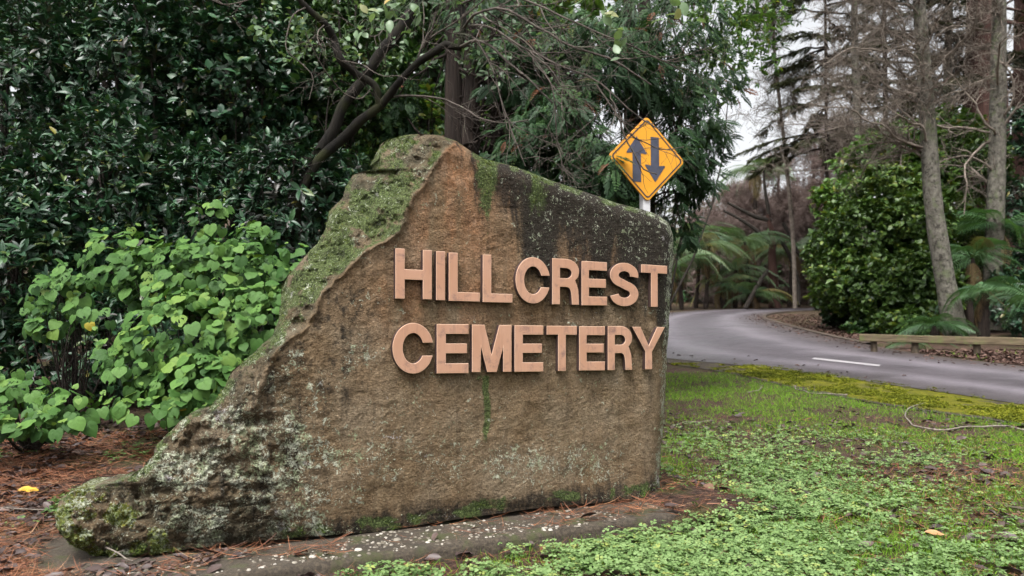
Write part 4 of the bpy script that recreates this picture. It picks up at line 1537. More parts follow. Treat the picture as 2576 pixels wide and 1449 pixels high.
    right = np.arange(len(PP)) < 8
    a1, r1 = grow(PP[right], RR[right], 9, (.5, 1.15), 9, rng, .75, (.35, -.1, -.12), .16, .6, (.1, 1), .4, (.0, 0, .015))
    tubes(t2, a1, r1, 5, rng.random(len(a1)))
    a2, r2 = grow(a1, r1, 4.5, (.2, .6), 7, rng, .9, (.2, 0, -.1), .2, .65, (.2, 1), .45, (0, 0, .04))
    r2 = np.maximum(r2, .0016)
    tubes(t2, a2, r2, 4, rng.random(len(a2)))
    a3, r3 = grow(a2, r2, 1.8, (.08, .25), 5, rng, .9, (.1, 0, 0), .2, .7, (.2, 1), .6)
    r3 = np.maximum(r3, .0013)
    ex, ey = project(a3[:, 2])
    clear = (np.abs(ex - 1628) / 100 + np.abs(ey - 400) / 110) > 1.1
    a3, r3 = a3[clear], r3[clear]
    tubes(t2, a3, r3, 3, rng.random(len(a3)))
    b1, s1 = grow(PP[~right], RR[~right], 6, (.25, .7), 8, rng, .9, (0, 0, -.35), .2, .6)
    tubes(t2, b1, s1, 4, rng.random(len(b1)))
    b2, s2 = grow(b1, s1, 4, (.1, .35), 5, rng, .9, (0, 0, -.2), .25, .7)
    tubes(t2, b2, np.maximum(s2, .0013), 3, rng.random(len(b2)))
    t2.build('twig_tangle', M_TWIG, root)
    # sparse pale oval leaves on a few twig ends
    lv = Geo()
    cl = W(rng.uniform(640, 1420, 70), rng.uniform(-30, 190, 70), rng.uniform(7.4, 8.6, 70))
    for c in cl:
        n = rng.integers(6, 14)
        p = c + rng.normal(0, .07, (n, 3))
        scatter(lv, OVAL, p, nrm(rng.normal(size=(n, 3))), rng.normal(size=(n, 3)) * .6 + np.array([0, -.4, .8]), rng.uniform(.05, .085, n), np.clip(rng.normal(.3, .16, n), 0, .9), rng)
    for px, py, D, n in ((1000, 45, 6.4, 13), (935, 60, 6.6, 9), (1020, 20, 6.5, 8), (1540, 50, 6.0, 8), (1560, 130, 6.0, 6), (960, 20, 6.6, 8), (880, 95, 7.0, 7), (1700, 40, 6.4, 8), (1440, 25, 6.5, 6)):
        c = W(px, py, D) + rng.normal(0, .075, (n, 3))
        d = nrm(rng.normal(size=(n, 3)) + np.array([.3, -.2, .2]))
        v = np.clip(rng.normal(.8, .08, n), 0, .94)
        v[0] = 1.0 if px == 1000 else .85
        scatter(lv, OVAL, c, d, rng.normal(size=(n, 3)) * .6 + np.array([0, -.6, .7]), rng.uniform(.08, .14, n), v, rng, 1.0)
        st = W(px + 60, py - 60, D + .3)
        P = np.linspace(0, 1, 5)[None, :, None] * (c - st)[:, None] + st
        tubes(lv, P + .02 * rng.normal(size=P.shape), np.full((n, 5), .002), 3, .2)
    lv.build('foliage', leaf_mat('pale_oval_leaf', [(0, (.06, .1, .05)), (.5, (.13, .22, .1)), (.9, (.24, .36, .2)), (1, (.5, .36, .1))], .4, .35), root)


leaning_tree()

# ---- cypress behind the stone
def frond_tree(name, label, cat, group, px, D, trunk_w, top_y, blobs, fm, tm, size, seed, bark, nmain=40, lean=0, multi=1, hang=.9, mul=1.0):
    rng = np.random.default_rng(seed)
    b = gp(px, D)
    root = thing(name, label, cat, b, group)
    t = Geo()
    cb = b - UP * .1
    allt = []
    for k in range(multi):
        off = (k - (multi - 1) / 2) * trunk_w / FPX * D * .55
        top = W(px + lean + off * 20, top_y, D + rng.uniform(-.2, .2))
        P = spline(np.array([cb + np.array([off, rng.uniform(-.1, .1), 0]), cb * .6 + top * .4 + np.array([off * 1.2, 0, 0]) + rng.normal(0, .04, 3), top + np.array([off, 0, 0])]), 26)
        rd = trunk_w / FPX * D / 2 / (multi ** .5) * np.linspace(1.25, .6, 26) * (1 + .2 * (fbm(P, 3, 3, k) - .5))
        tubes(t, P, rd, 14, .5)
        allt.append(P)
    q = Geo()
    tips_all = []
    for (bx, by, bD, r, n) in blobs:
        c = W(bx, by, bD)
        p, d = ell_points(int(n * mul), c, r, rng, .25, 1.8, seed, .35)
        lum = fbm(p, 2.6, 3, seed) > .45
        p, d = p[lum], d[lum]
        ax = nrm(d * np.array([1, 1, .2]) * .6 + np.array([0, 0, -hang]) + rng.normal(0, .3, (len(p), 3)))
        z = nrm(d + np.array([0, -.5, .5]) + rng.normal(0, .3, (len(p), 3)))
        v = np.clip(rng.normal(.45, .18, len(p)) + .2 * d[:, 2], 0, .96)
        v = np.where(rng.random(len(p)) < .02, 1.0, v)
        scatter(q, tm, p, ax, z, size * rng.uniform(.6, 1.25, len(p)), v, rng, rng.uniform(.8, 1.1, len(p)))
        tips_all.append(p)
    tips = np.concatenate(tips_all)
    sel = tips[rng.integers(0, len(tips), nmain)]
    P = allt[0]
    st = P[rng.integers(6, 26, nmain)]
    S = 8
    tt = np.linspace(0, 1, S)
    mid = (st + sel) / 2 + UP * .15
    br = ((1 - tt) ** 2)[None, :, None] * st[:, None] + (2 * tt * (1 - tt))[None, :, None] * mid[:, None] + (tt ** 2)[None, :, None] * sel[:, None]
    br = br + .03 * rng.normal(size=br.shape)
    tubes(t, br, (.02 * D / 9) * (1 - .8 * tt)[None] * rng.uniform(.5, 1.2, (nmain, 1)), 4, .3)
    t.build('trunk', bark, root)
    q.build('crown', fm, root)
    return root


frond_tree('cypress_tree', 'cypress with dark stringy trunk and drooping fronds behind the stone peak', 'tree', None, 1195, 10.2, 95, -140, [
    (1330, 390, 9.2, (.5, .5, .5), 330), (1430, 330, 9.3, (.6, .6, .6), 420), (1500, 420, 8.9, (.45, .5, .5), 380), (1330, 170, 9.6, (.7, .6, .5), 380), (1480, 160, 9.6, (.8, .7, .6), 480),
    (1250, 50, 9.9, (.8, .6, .4), 320), (1010, 270, 10.4, (.4, .4, .55), 150), (1538, 425, 8.0, (.07, .12, .16), 12), (1080, 330, 10.8, (.3, .4, .3), 60)], M_SPRAY, SPRAY, .22, 400, M_DARKB, 60, multi=3, hang=.5, mul=2.0)
frond_tree('cypress_tree', 'cypress of hanging green fronds right behind the yellow sign', 'tree', None, 1600, 11.5, 60, -200, [
    (1650, 420, 10.4, (.6, .6, .7), 420), (1720, 300, 10.8, (.5, .6, .8), 300), (1620, 200, 10.4, (.7, .6, .7), 380), (1755, 440, 10.8, (.3, .5, .4), 150), (1715, 560, 10.6, (.2, .4, .3), 70),
    (1680, 60, 10.6, (.9, .7, .6), 300), (1800, 170, 11.3, (.4, .5, .7), 130), (1795, 340, 11.2, (.27, .4, .5), 120), (1540, 560, 10.2, (.6, .5, .5), 260)], M_SPRAY, SPRAY, .21, 401, M_DARKB, 60, multi=2, hang=.45, mul=1.9)

# ---- light canopy over the sign and top centre
leafy_shrub('broadleaf_tree', 'bright green leafy tree lit from behind at top centre', 'tree', None, 1330, -10, 12.5, (2.2, 1.2, .9), 420, 9, .13, OVAL, M_BRIGHT, 420, stems=8, r0=.06, shell=.2, front=.2)
leafy_shrub('broadleaf_tree', 'light green leafy tree at the top with sky showing through', 'tree', None, 1805, 60, 13.5, (1.2, 1.0, 1.5), 380, 8, .12, LANCE, M_BRIGHT, 421, base_px=1640, stems=4, r0=.04, shell=.2, front=.0)
leafy_shrub('broadleaf_tree', 'sparse leafy crown hanging into the bright sky gap', 'tree', None, 1885, 20, 17, (1.15, 1.0, 1.7), 240, 8, .12, LANCE, M_SHRUB2, 424, base_px=1600, stems=5, r0=.04, shell=.15, front=.0)
leafy_shrub('broadleaf_tree', 'mid green leafy tree behind the cypress and the leaning trunks', 'tree', None, 1090, 130, 13, (1.6, 1.0, 1.6), 420, 9, .12, OVAL, M_SHRUB2, 422, stems=8, r0=.06, shell=.2, front=.2)
leafy_shrub('broadleaf_shrub', 'yellow-green shrub glimpsed low between the leaning and the cypress trunks', 'shrub', None, 1050, 330, 12.5, (1.2, .8, .7), 260, 8, .11, OVAL, M_BRIGHT, 423, stems=8, r0=.03, shell=.2, front=.2)

# ---- far-off wood closing the view behind everything
def wood(name, boxes, fm, size, seed, tm=SMALL):
    rng = np.random.default_rng(seed)
    q = Geo()
    for (x0, x1, y0, y1, z0, z1, n, fall) in boxes:
        X, Y = rng.uniform(x0, x1, n), rng.uniform(y0, y1, n)
        zz = rng.random(n) ** fall
        topn = .72 + .56 * fbm(np.stack([X, Y * .3, X * 0], -1), .35, 3, seed)
        gz = g(X, Y)
        Z = gz + z0 + (z1 - z0) * zz * topn
        p = np.stack([X, Y, Z], -1)
        keep = fbm(p, .7, 3, seed + 5) > (.37 if seed == 500 else .44)
        p = p[keep]
        m = len(p)
        d = nrm(rng.normal(size=(m, 3)) + np.array([0, -.3, -.1]))
        z = rng.normal(size=(m, 3)) * .6 + np.array([0, -.4, .8])
        v = np.clip(rng.normal(.4, .2, m), 0, .9)
        scatter(q, tm, p, d, z, size * rng.uniform(.6, 1.3, m), v, rng)
    o = q.build(name, fm)
    return o


tag(wood('woodland', [(-16, -1, 12.5, 17, 0, 10.5, 44000, .85), (-4, 1.9, 15.5, 21, 0, 10.0, 16000, .9), (-18, 0, 18, 22, 0, 13, 16000, .7)], M_SHRUB2, .3, 500), 'dark leafy wood closing the view behind the left shrubs', 'wood', kind='stuff')

# ---- tree ferns
def tree_fern(label, px, D, trunk_h, fl, nf, seed, dark=False, dead=5, droop=1.0, name='tree_fern', group='tree ferns along the road'):
    rng = np.random.default_rng(seed)
    b = gp(px, D)
    root = thing(name, label, 'fern', b, group)
    top = b + np.array([rng.normal(0, .08) * trunk_h, rng.normal(0, .05), trunk_h])
    if trunk_h > .25:
        t = Geo()
        P = spline(np.array([b - UP * .1, (b + top) / 2 + rng.normal(0, .04, 3), top]), 12)
        tubes(t, P, np.linspace(.15, .09, 12) * (1 + .15 * rng.normal(size=12)), 9, .4)
        t.build('trunk', M_DARKB, root)
    q = Geo()
    a = np.linspace(0, 2 * math.pi, nf, endpoint=False) + rng.normal(0, .15, nf)
    el = rng.uniform(.0, .7, nf)
    d = np.stack([np.cos(a) * np.cos(el), np.sin(a) * np.cos(el), np.sin(el)], -1)
    scatter(q, FERN, np.repeat(top[None], nf, 0), d, np.tile(UP, (nf, 1)) + rng.normal(0, .32, (nf, 3)), fl * rng.uniform(.6, 1.1, nf), np.clip(rng.normal(.5, .25, nf), 0, 1), rng, rng.uniform(.75, 1.1, nf))
    q.build('frond_crown', M_FERND if dark else M_FERN, root)
    if dead:
        q = Geo()
        a = rng.uniform(0, 6.28, dead)
        d = np.stack([np.cos(a) * .5, np.sin(a) * .5, np.full(dead, -.8)], -1)
        scatter(q, FERN, np.repeat(top[None], dead, 0) - UP * .05, d, np.stack([np.cos(a), np.sin(a), a * 0 + .4], -1), fl * .7 * rng.uniform(.7, 1.1, dead), rng.random(dead) * .7, rng, .7)
        q.build('dead_fronds', M_TAN, root)


tf = [
    ('tree fern with pale fronds beside the stone edge over the road', 1715, 48, 3.4, 3.2, 15, False),
    ('tree fern standing second from the stone above the bend', 1775, 49, 3.9, 3.0, 15, False),
    ('short tree fern among the trunks at the outside of the bend', 1850, 50, 2.4, 2.8, 14, False),
    ('tree fern left of the red-brown broken trunk', 1890, 50, 4.2, 3.0, 15, False),
    ('low spreading fern at the top of the bend beside the asphalt', 1900, 49, .9, 2.6, 14, False),
    ('tree fern right of the red-brown broken trunk', 1985, 52, 3.6, 2.8, 14, False),
    ('tall tree fern with yellow-tan fronds above the bend', 1900, 56, 9.5, 3.2, 16, False),
    ('tree fern nearest the stone, half hidden by its edge', 1685, 47, 2.2, 2.8, 15, False),
    ('small tree fern between the second and the short one', 1820, 50, 1.7, 2.5, 14, False),
    ('tree fern with drooping fronds in front of the pink twigs', 1750, 50, 4.6, 3.0, 15, False),
    ('tree fern behind the short one near the dark limbs', 1860, 54, 4.0, 3.0, 15, False),
    ('tree fern whose fronds arch right of the pale leaning trunk', 2470, 20.5, 1.3, 1.55, 15, True),
    ('low fern at the foot of the pale leaning trunk', 2350, 20.4, .45, 1.3, 13, True),
    ('fern at the right edge above the wooden rail', 2590, 19.5, 1.1, 1.5, 14, True),
    ('fern under the wooden rail by the second post', 2290, 18.6, .12, .8, 11, True),
    ('dark tree fern high at the right edge behind the second pale trunk', 2560, 25, 3.3, 2.0, 15, True),
    ('dark fern between the two pale trunks', 2440, 24, 2.3, 1.7, 14, True),
]
for k, (lab, px, D, h_, fl, nf, dk) in enumerate(tf):
    tree_fern(lab, px, D, h_, fl, nf, 600 + k, dk, 6 if not dk else 3)

# ---- red-brown broken trunk at the bend with dark limbs
def broken_trunk():
    rng = np.random.default_rng(640)
    b = gp(1942, 50)
    root = thing('broken_trunk', 'red-brown broken trunk with dark bare limbs standing at the bend', 'tree', b)
    t = Geo()
    P = pxline([(1950, 782, 50), (1945, 700, 50), (1942, 640, 50), (1945, 590, 50), (1935, 560, 50), (1930, 540, 50)], 24)
    tubes(t, P, rad_px([34, 26, 25, 20, 16, 9], 24, 50), 10, .5)
    t.build('trunk', M_RED, root)
    t = Geo()
    for pts, w_ in (([(1940, 555, 50), (1900, 545, 50), (1860, 525, 50), (1830, 510, 50)], [12, 10, 6]), ([(1938, 610, 50), (1890, 570, 50), (1850, 545, 50), (1820, 530, 50)], [12, 9, 6]), ([(1955, 590, 50), (1985, 640, 50), (2005, 700, 50), (2010, 770, 49)], [12, 9, 9]),
                    ([(1970, 560, 50), (2000, 620, 50), (2020, 660, 50)], [11, 9, 7]), ([(1935, 540, 50), (1925, 480, 50), (1920, 420, 50)], [10, 8, 6]), ([(1875, 776, 48), (1905, 720, 48), (1930, 680, 49)], [12, 10, 8])):
        P = pxline(pts, 14)
        tubes(t, P, rad_px(w_, 14, 50), 6, .3)
    t.build('limb', M_TWIGD, root)


broken_trunk()

# ---- bare winter trees
def bare_tree(name, label, group, trunk_pts, widths, D, seed, n1, len1, bias1, n2, len2, n3, len3, bark, twig, tr1=(.2, 1), twr=.004, n4=0, curl=(0, 0, 0), lich=True):
    rng = np.random.default_rng(seed)
    P = pxline(trunk_pts, 30)
    b = P[0]
    root = thing(name, label, 'tree', b, group)
    t = Geo()
    rd = rad_px(widths, 30, D)
    P = P + .04 * (np.stack([fbm(P, 1.5, 3, seed + k) for k in range(3)], -1) - .5)
    tubes(t, P, rd * (1 + .12 * (fbm(P, 4, 3, 2) - .5)), 12, .5)
    t.build('trunk', bark, root)
    q = Geo()
    A, ra = grow(P[None], rd[None], n1, len1, 14, rng, .8, bias1, .2, .19, tr1, .35, curl)
    tubes(q, A, ra, 5, rng.random(len(A)))
    B, rb = grow(A, ra, n2, len2, 8, rng, .9, np.array(bias1) * .4, .2, .55, (.15, 1), .4, curl)
    rb = np.maximum(rb, twr * 1.6)
    tubes(q, B, rb, 4, rng.random(len(B)))
    Cc, rc = grow(B, rb, n3, len3, 6, rng, .9, np.array(bias1) * .2 + np.array([0, 0, -.1]), .22, .6, (.1, 1), .5)
    rc = np.maximum(rc, twr)
    tubes(q, Cc, rc, 3, rng.random(len(Cc)))
    if n4:
        Dd, r4 = grow(Cc, rc, n4, (len3[0] * .4, len3[1] * .6), 4, rng, .9, (0, 0, -.05), .2, .7)
        tubes(q, Dd, np.maximum(r4, twr * .8), 3, rng.random(len(Dd)))
    q.build('bare_branches', twig, root)
    return root


GB = 'bare winter trees by the road'
bare_tree('bare_tree', 'pale lichened trunk leaning behind the wooden rail with bare twigs', GB, [(2408, 858, 21), (2385, 740, 21), (2360, 600, 21), (2345, 480, 21), (2335, 330, 21), (2322, 150, 21), (2312, 0, 21), (2305, -150, 21)], [62, 46, 45, 41, 38, 34, 30, 25], 21, 700, 36, (1.6, 5.0), (-.75, 0, .1), 11, (.5, 1.6), 8, (.25, .8), M_LICHEN, M_PINK, (.42, 1), .0035, .8)
bare_tree('bare_tree', 'straight pale trunk behind the leaning one near the right edge', GB, [(2490, 830, 25), (2500, 640, 25), (2508, 400, 25), (2512, 150, 25), (2515, -100, 25)], [48, 42, 40, 36, 30], 25, 701, 28, (1.2, 4.2), (-.5, 0, .05), 9, (.5, 1.5), 6, (.25, .7), M_LICHEN, M_PINK, (.3, 1), .004, .6)
bare_tree('bare_tree', 'slim grey bare tree left of the pale leaning trunk', GB, [(2170, 800, 33), (2175, 600, 33), (2160, 350, 33), (2150, 100, 33), (2150, -120, 33)], [24, 22, 20, 18, 14], 33, 702, 34, (1.5, 5), (-.35, 0, .15), 10, (.6, 2.0), 7, (.3, 1.0), M_LICHEN, M_PINK, (.35, 1), .006, 1)
bare_tree('bare_tree', 'slim grey bare tree right beside the pale leaning trunk top', GB, [(2385, 760, 30), (2380, 400, 30), (2385, 150, 30), (2390, -100, 30)], [24, 22, 20, 16], 30, 703, 20, (1.5, 4.5), (-.4, 0, .1), 10, (.6, 1.8), 8, (.3, .9), M_LICHEN, M_PINK, (.35, 1), .006, 1)
bare_tree('bare_tree', 'thin bare tree crossing the bright sky gap left of the conifer', GB, [(2000, 776, 47), (1995, 600, 47), (1975, 380, 47), (1950, 150, 47), (1940, -80, 47)], [11, 10, 9, 8, 6], 47, 704, 40, (1.5, 5), (-.1, 0, .2), 11, (.6, 2.2), 8, (.3, 1.1), M_PINK, M_PINK, (.35, 1), .007, 1)
M_ROSE = bark_mat('rosy_twig_bark', (.105, .075, .066), (.27, .2, .18), (.16, .15, .09), .62, (6, 6, 6), .002)
for k, (px, D, ty, lab) in enumerate([(1800, 55, 560, 'low bare scrub tree above the second tree fern'), (1880, 57, 520, 'low bare scrub tree behind the broken trunk limbs'), (1985, 57, 500, 'low bare scrub tree between the broken trunk and the round bush'), (2040, 54, 520, 'low bare scrub tree at the top left of the round bush')]):
    bare_tree('bare_tree', lab, GB, [(px, 775, D), (px - 3, 700, D), (px + 4, 630, D), (px, ty, D)], [12, 10, 8, 4], D, 740 + k, 34, (1.2, 3.4), (0, 0, .1), 14, (.7, 1.8), 10, (.4, 1.1), M_ROSE, M_ROSE, (.1, 1), .012, .8)
far_b = [(1790, 58, 620, 'pinkish bare tree far up the road just right of the sign'), (1870, 62, 560, 'pinkish bare tree far up the road left of the tall tree fern'), (1960, 62, 500, 'pinkish bare tree far up the road above the broken trunk'), (2050, 60, 440, 'pinkish bare tree far up the road beside the round bush'), (2120, 55, 430, 'pinkish bare tree far up the road over the round bush'), (1740, 60, 700, 'pinkish bare tree far up the road behind the cypress fronds')]
for k, (px, D, ty, lab) in enumerate(far_b):
    bare_tree('bare_tree', lab, GB, [(px, 775, D), (px + 3, 700, D), (px - 4, 620, D), (px, ty - 90, D)], [14, 12, 10, 5], D, 710 + k, 34, (1.5, 4.2), (0, 0, .15), 13, (.8, 2.0), 11, (.4, 1.2), M_ROSE, M_ROSE, (.15, 1), .013, 1)

# ---- evergreen bushes and trees right of the road
GR = 'evergreens right of the road'
def evergreen(label, blobs, seed, base_px, baseD, fm, tm, size, nleaf=8, r0=.06, mul=1.0):
    rng = np.random.default_rng(seed)
    b = gp(base_px, baseD)
    root = thing('evergreen_bush', label, 'bush', b, GR)
    q, s = Geo(), Geo()
    al = []
    for (px, py, D, r, n) in blobs:
        cen, d = ell_points(int(n * mul), W(px, py, D), r, rng, .4, 3.4, seed, .55)
        ok = cen[:, 2] > g(cen[:, 0], cen[:, 1]) + .1
        cen, d = cen[ok], d[ok]
        whorl_foliage(q, cen, d, rng, nleaf, size, tm)
        al.append(cen)
    q.build('foliage', fm, root)
    al = np.concatenate(al)
    P, rad = stems_to(s, b - UP * .1, al[rng.integers(0, len(al), 14)], rng, r0)
    P2, r2 = grow(P, rad, 6, (.6, 1.6), 5, rng, .9, (0, -.2, .3), .25, .5, (.4, 1))
    tubes(s, P2, r2, 4, .3)
    s.build('stem', M_TWIGD, root)


evergreen('big rounded evergreen bush on the inside of the bend', [
    (2150, 705, 25.5, (1.4, 1.3, 1.1), 600), (2180, 600, 26, (1.7, 1.4, 1.3), 700), (2240, 740, 24.5, (1.6, 1.2, 1.2), 620), (2230, 480, 26.5, (1.5, 1.3, 1.1), 500), (2090, 735, 27, (.7, .9, .7), 220), (2080, 640, 27, (.8, 1.0, .9), 240), (2320, 720, 24, (1.2, 1.0, 1.3), 420), (2310, 560, 25, (1.1, 1.0, 1.0), 300), (2120, 540, 27.5, (.7, .8, .6), 130), (2050, 670, 28, (.4, .5, .5), 60), (2290, 820, 22.5, (1.0, .7, .5), 200)], 800, 2180, 26, M_BUSH, OVAL, .145, mul=1.7)
evergreen('yellow-green evergreen crown above the round bush', [(2260, 370, 28, (1.5, 1.2, 1.0), 420), (2320, 450, 28, (1.4, 1.2, 1.3), 380), (2180, 420, 29, (1.3, 1.0, .9), 260), (2400, 330, 29, (1.2, 1.0, .9), 240), (2110, 500, 29, (1.1, 1.0, .8), 200)], 801, 2280, 28.5, M_BRIGHT, OVAL, .2)
evergreen('dark evergreen bush between the two pale trunks', [(2420, 600, 27, (1.4, 1.0, 1.6), 520), (2450, 420, 28, (1.3, 1.0, 1.4), 420), (2380, 740, 24.5, (1.0, .8, 1.0), 300), (2330, 640, 25.5, (.9, .8, 1.1), 260)], 802, 2430, 27, M_BUSH, LANCE, .18, mul=1.4)
evergreen('dark evergreen bush at the right edge behind the ferns', [(2580, 560, 27, (1.5, 1.0, 1.8), 480), (2600, 340, 28, (1.3, 1.0, 1.3), 330), (2540, 740, 25, (1.2, .8, 1.0), 300), (2620, 800, 23, (1.2, .8, .8), 240)], 803, 2580, 27.5, M_SHRUB, LANCE, .22)
evergreen('low bright bush over the red mulch at the bend', [(2105, 795, 27.5, (.55, .6, .3), 110), (2165, 825, 24.5, (.6, .5, .28), 110)], 804, 2100, 28, M_SHRUB2, OVAL, .16, r0=.03)
tag(wood('hillside_wood', [(20, 48, 36, 48, 0, 8.5, 13000, .8), (5, 70, 78, 92, 0, 10, 15000, .75)], M_GREY, .6, 510), 'dim wood on the slope beyond the right-hand trees', 'wood', kind='stuff')

tag(wood('fern_understory', [(7, 30, 56, 61, 0, 3.2, 7000, .9)], M_FERND, .5, 511), 'dark green undergrowth behind the tree ferns at the bend', 'undergrowth', kind='stuff')

# ---- redwood and conifers against the sky
def conifer(label, px, D, w0, top_y, ys, reach, fm, seed, bark, n=16, per=26, size=.9, left_only=False, base=True):
    rng = np.random.default_rng(seed)
    b = gp(px, D)
    root = thing('conifer_tree', label, 'tree', b, 'tall conifers against the sky')
    t, q = Geo(), Geo()
    top = W(px - 10, top_y, D)
    P = spline(np.array([b - UP * .2, (b + top) / 2 + rng.normal(0, .1, 3), top]), 20)
    tubes(t, P, w0 / FPX * D / 2 * np.linspace(1.2, .5, 20), 14, .5)
    for k in range(n):
        y = rng.uniform(*ys)
        st = W(px - 5, y, D)
        a = rng.uniform(0, 6.28)
        if left_only:
            a = rng.uniform(2.4, 4.2)
        L = reach * rng.uniform(.6, 1.1)
        S = 12
        tt = np.linspace(0, 1, S)
        dv = np.array([math.cos(a), math.sin(a), 0])
        br = st[None] + dv[None] * (L * tt)[:, None] + UP[None] * (L * (.05 * tt - .28 * tt ** 2))[:, None] + rng.normal(0, .04, (S, 3))
        tubes(t, br, .07 * (1 - .8 * tt), 5, .3)
        m = per
        u = rng.uniform(.25, 1, m)
        p = st[None] + dv[None] * (L * u)[:, None] + UP[None] * (L * (.05 * u - .28 * u ** 2))[:, None]
        sd_ = np.stack([-dv[1] * np.ones(m), dv[0] * np.ones(m), np.zeros(m)], -1) * rng.choice([-1, 1], m)[:, None]
        d = nrm(sd_ * .8 + dv * .6 + UP * rng.uniform(-.5, .05, (m, 1)))
        scatter(q, SPRAY, p, d, np.tile(UP, (m, 1)) + rng.normal(0, .2, (m, 3)), size * rng.uniform(.6, 1.2, m), np.clip(rng.normal(.5, .2, m), 0, .95), rng)
    t.build('trunk', bark, root)
    q.build('crown', fm, root)


conifer('massive dark red conifer trunk at the top right with flat boughs', 2480, 30, 118, -260, (-150, 300), 5.5, M_DARKN, 820, M_RED, 20, 26, .9)
conifer('grey-green conifer with thin drooping boughs against the bright sky', 2085, 44, 9, -300, (-200, 380), 5.0, M_GREY, 821, M_DARKB, 74, 60, .6)
conifer('second dark conifer at the right edge behind the pale trunks', 2590, 36, 90, -260, (-150, 420), 5.5, M_DARKN, 822, M_RED, 24, 30, 1.1)
conifer('thin grey-green conifer behind the slim bare trees', 2230, 46, 14, -300, (-200, 380), 5.0, M_GREY, 823, M_DARKB, 46, 46, .6)

# ---- low wooden rail fence
def rail_fence():
    A = gp(2190, 17.4)
    Bp = hit(2290, 895)
    rail_a, rail_m, rail_b = W(2162, 849, 17.6), W(2290, 853, 17.2), W(2760, 860, 15.6)
    root = thing('rail_fence', 'low weathered wooden rail fence along the far side of the road', 'fence', [rail_a[0], rail_a[1], float(g(rail_a[0], rail_a[1]))])
    wood_m = bark_mat('weathered_rail', (.05, .037, .022), (.21, .165, .105), (.12, .14, .05), .5, (3, 3, 40), .006)
    post_m = bark_mat('weathered_post', (.05, .04, .03), (.13, .1, .07), None, .55, (30, 30, 3), .004)

    def beam(a, b_, hh, th, name, m):
        q = Geo()
        d = nrm(b_ - a)
        sd_ = nrm(np.cross(d, UP))
        u = np.cross(sd_, d)
        n = 14
        pts = np.linspace(0, 1, n)[:, None] * (b_ - a) + a
        bev = .012
        sec = [(-th, -hh + bev), (-th + bev, -hh), (th - bev, -hh), (th, -hh + bev), (th, hh - bev), (th - bev, hh), (-th + bev, hh), (-th, hh - bev)]
        V = np.array([[p + sd_ * x + u * y for x, y in sec] for p in pts])
        V += .022 * (np.stack([fbm(V, 2, 3, k) for k in range(3)], -1) - .5)
        i = np.arange(n * 8).reshape(n, 8)
        nx_ = np.roll(i, -1, 1)
        q.add(V.reshape(-1, 3), np.stack([i[:-1], nx_[:-1], nx_[1:], i[1:]], -1).reshape(-1, 4))
        for e in (0, n - 1):
            q.add(V[e], np.array([[0, k, k + 1] for k in range(1, 7)]))
        return q.build(name, m, root, smooth=False)
    beam(rail_a, rail_m, .08, .045, 'rail', wood_m)
    beam(rail_m + nrm(rail_b - rail_m) * .01, rail_b - np.array([0, 0, .03]), .08, .045, 'rail', wood_m)
    for px_, D_ in ((2188, 17.6), (2288, 17.3), (2440, 16.75), (2600, 16.2)):
        f = gp(px_, D_ + .14)
        top = (rail_a if px_ < 2280 else rail_m)
        zt = np.interp(f[0], [rail_a[0], rail_m[0], rail_b[0]], [rail_a[2], rail_m[2], rail_b[2]]) + .06
        yt = np.interp(f[0], [rail_a[0], rail_m[0], rail_b[0]], [rail_a[1], rail_m[1], rail_b[1]]) + .115
        a = np.array([f[0], yt, float(g(f[0], yt)) - .2])
        q = Geo()
        tubes(q, np.array([a, (a + np.array([f[0], yt, zt])) / 2, np.array([f[0], yt, zt])]), np.array([.075, .072, .07]), 10, .5, cap=True)
        q.build('post', post_m, root, smooth=False)


rail_fence()

# ------------------------------------------------------------------ ground cover
def pxmask(P, blobs):
    x, y = project(P)
    m = np.zeros(len(P))
    for (bx, by, rx, ry, wgt) in blobs:
        m = np.maximum(m, wgt * np.exp(-(((x - bx) / rx) ** 2 + ((y - by) / ry) ** 2)))
    return m


def lawn_points(n, rng, dmin=3.2, dmax=15, pw=2.0):
    """points over the lawn, denser close to the viewer, clear of slab, stone and road"""
    u = rng.random(n)
    D = (dmin ** (1 - pw + 1) if False else dmin) * (dmax / dmin) ** u
    px = rng.uniform(250, 2900, n)
    X = (px - CX) / FPX * D
    P = np.stack([X, D, g(X, D)], -1)
    s = (X - P0[0]) * DIR[0] + (D - P0[1]) * DIR[1]
    off = (X - P0[0]) * NRM[0] + (D - P0[1]) * NRM[1]
    ok = ~((s < 1.5) & (off < .41)) & ~((s < 2.1) & (off < .5) & (rng.random(n) < .85))
    return P[ok]


LO = moss_lo[np.argsort(moss_lo[:, 0])]


def before_shoulder(P, marg=0.0):
    return P[:, 1] < np.interp(P[:, 0], LO[:, 0], LO[:, 1]) - marg


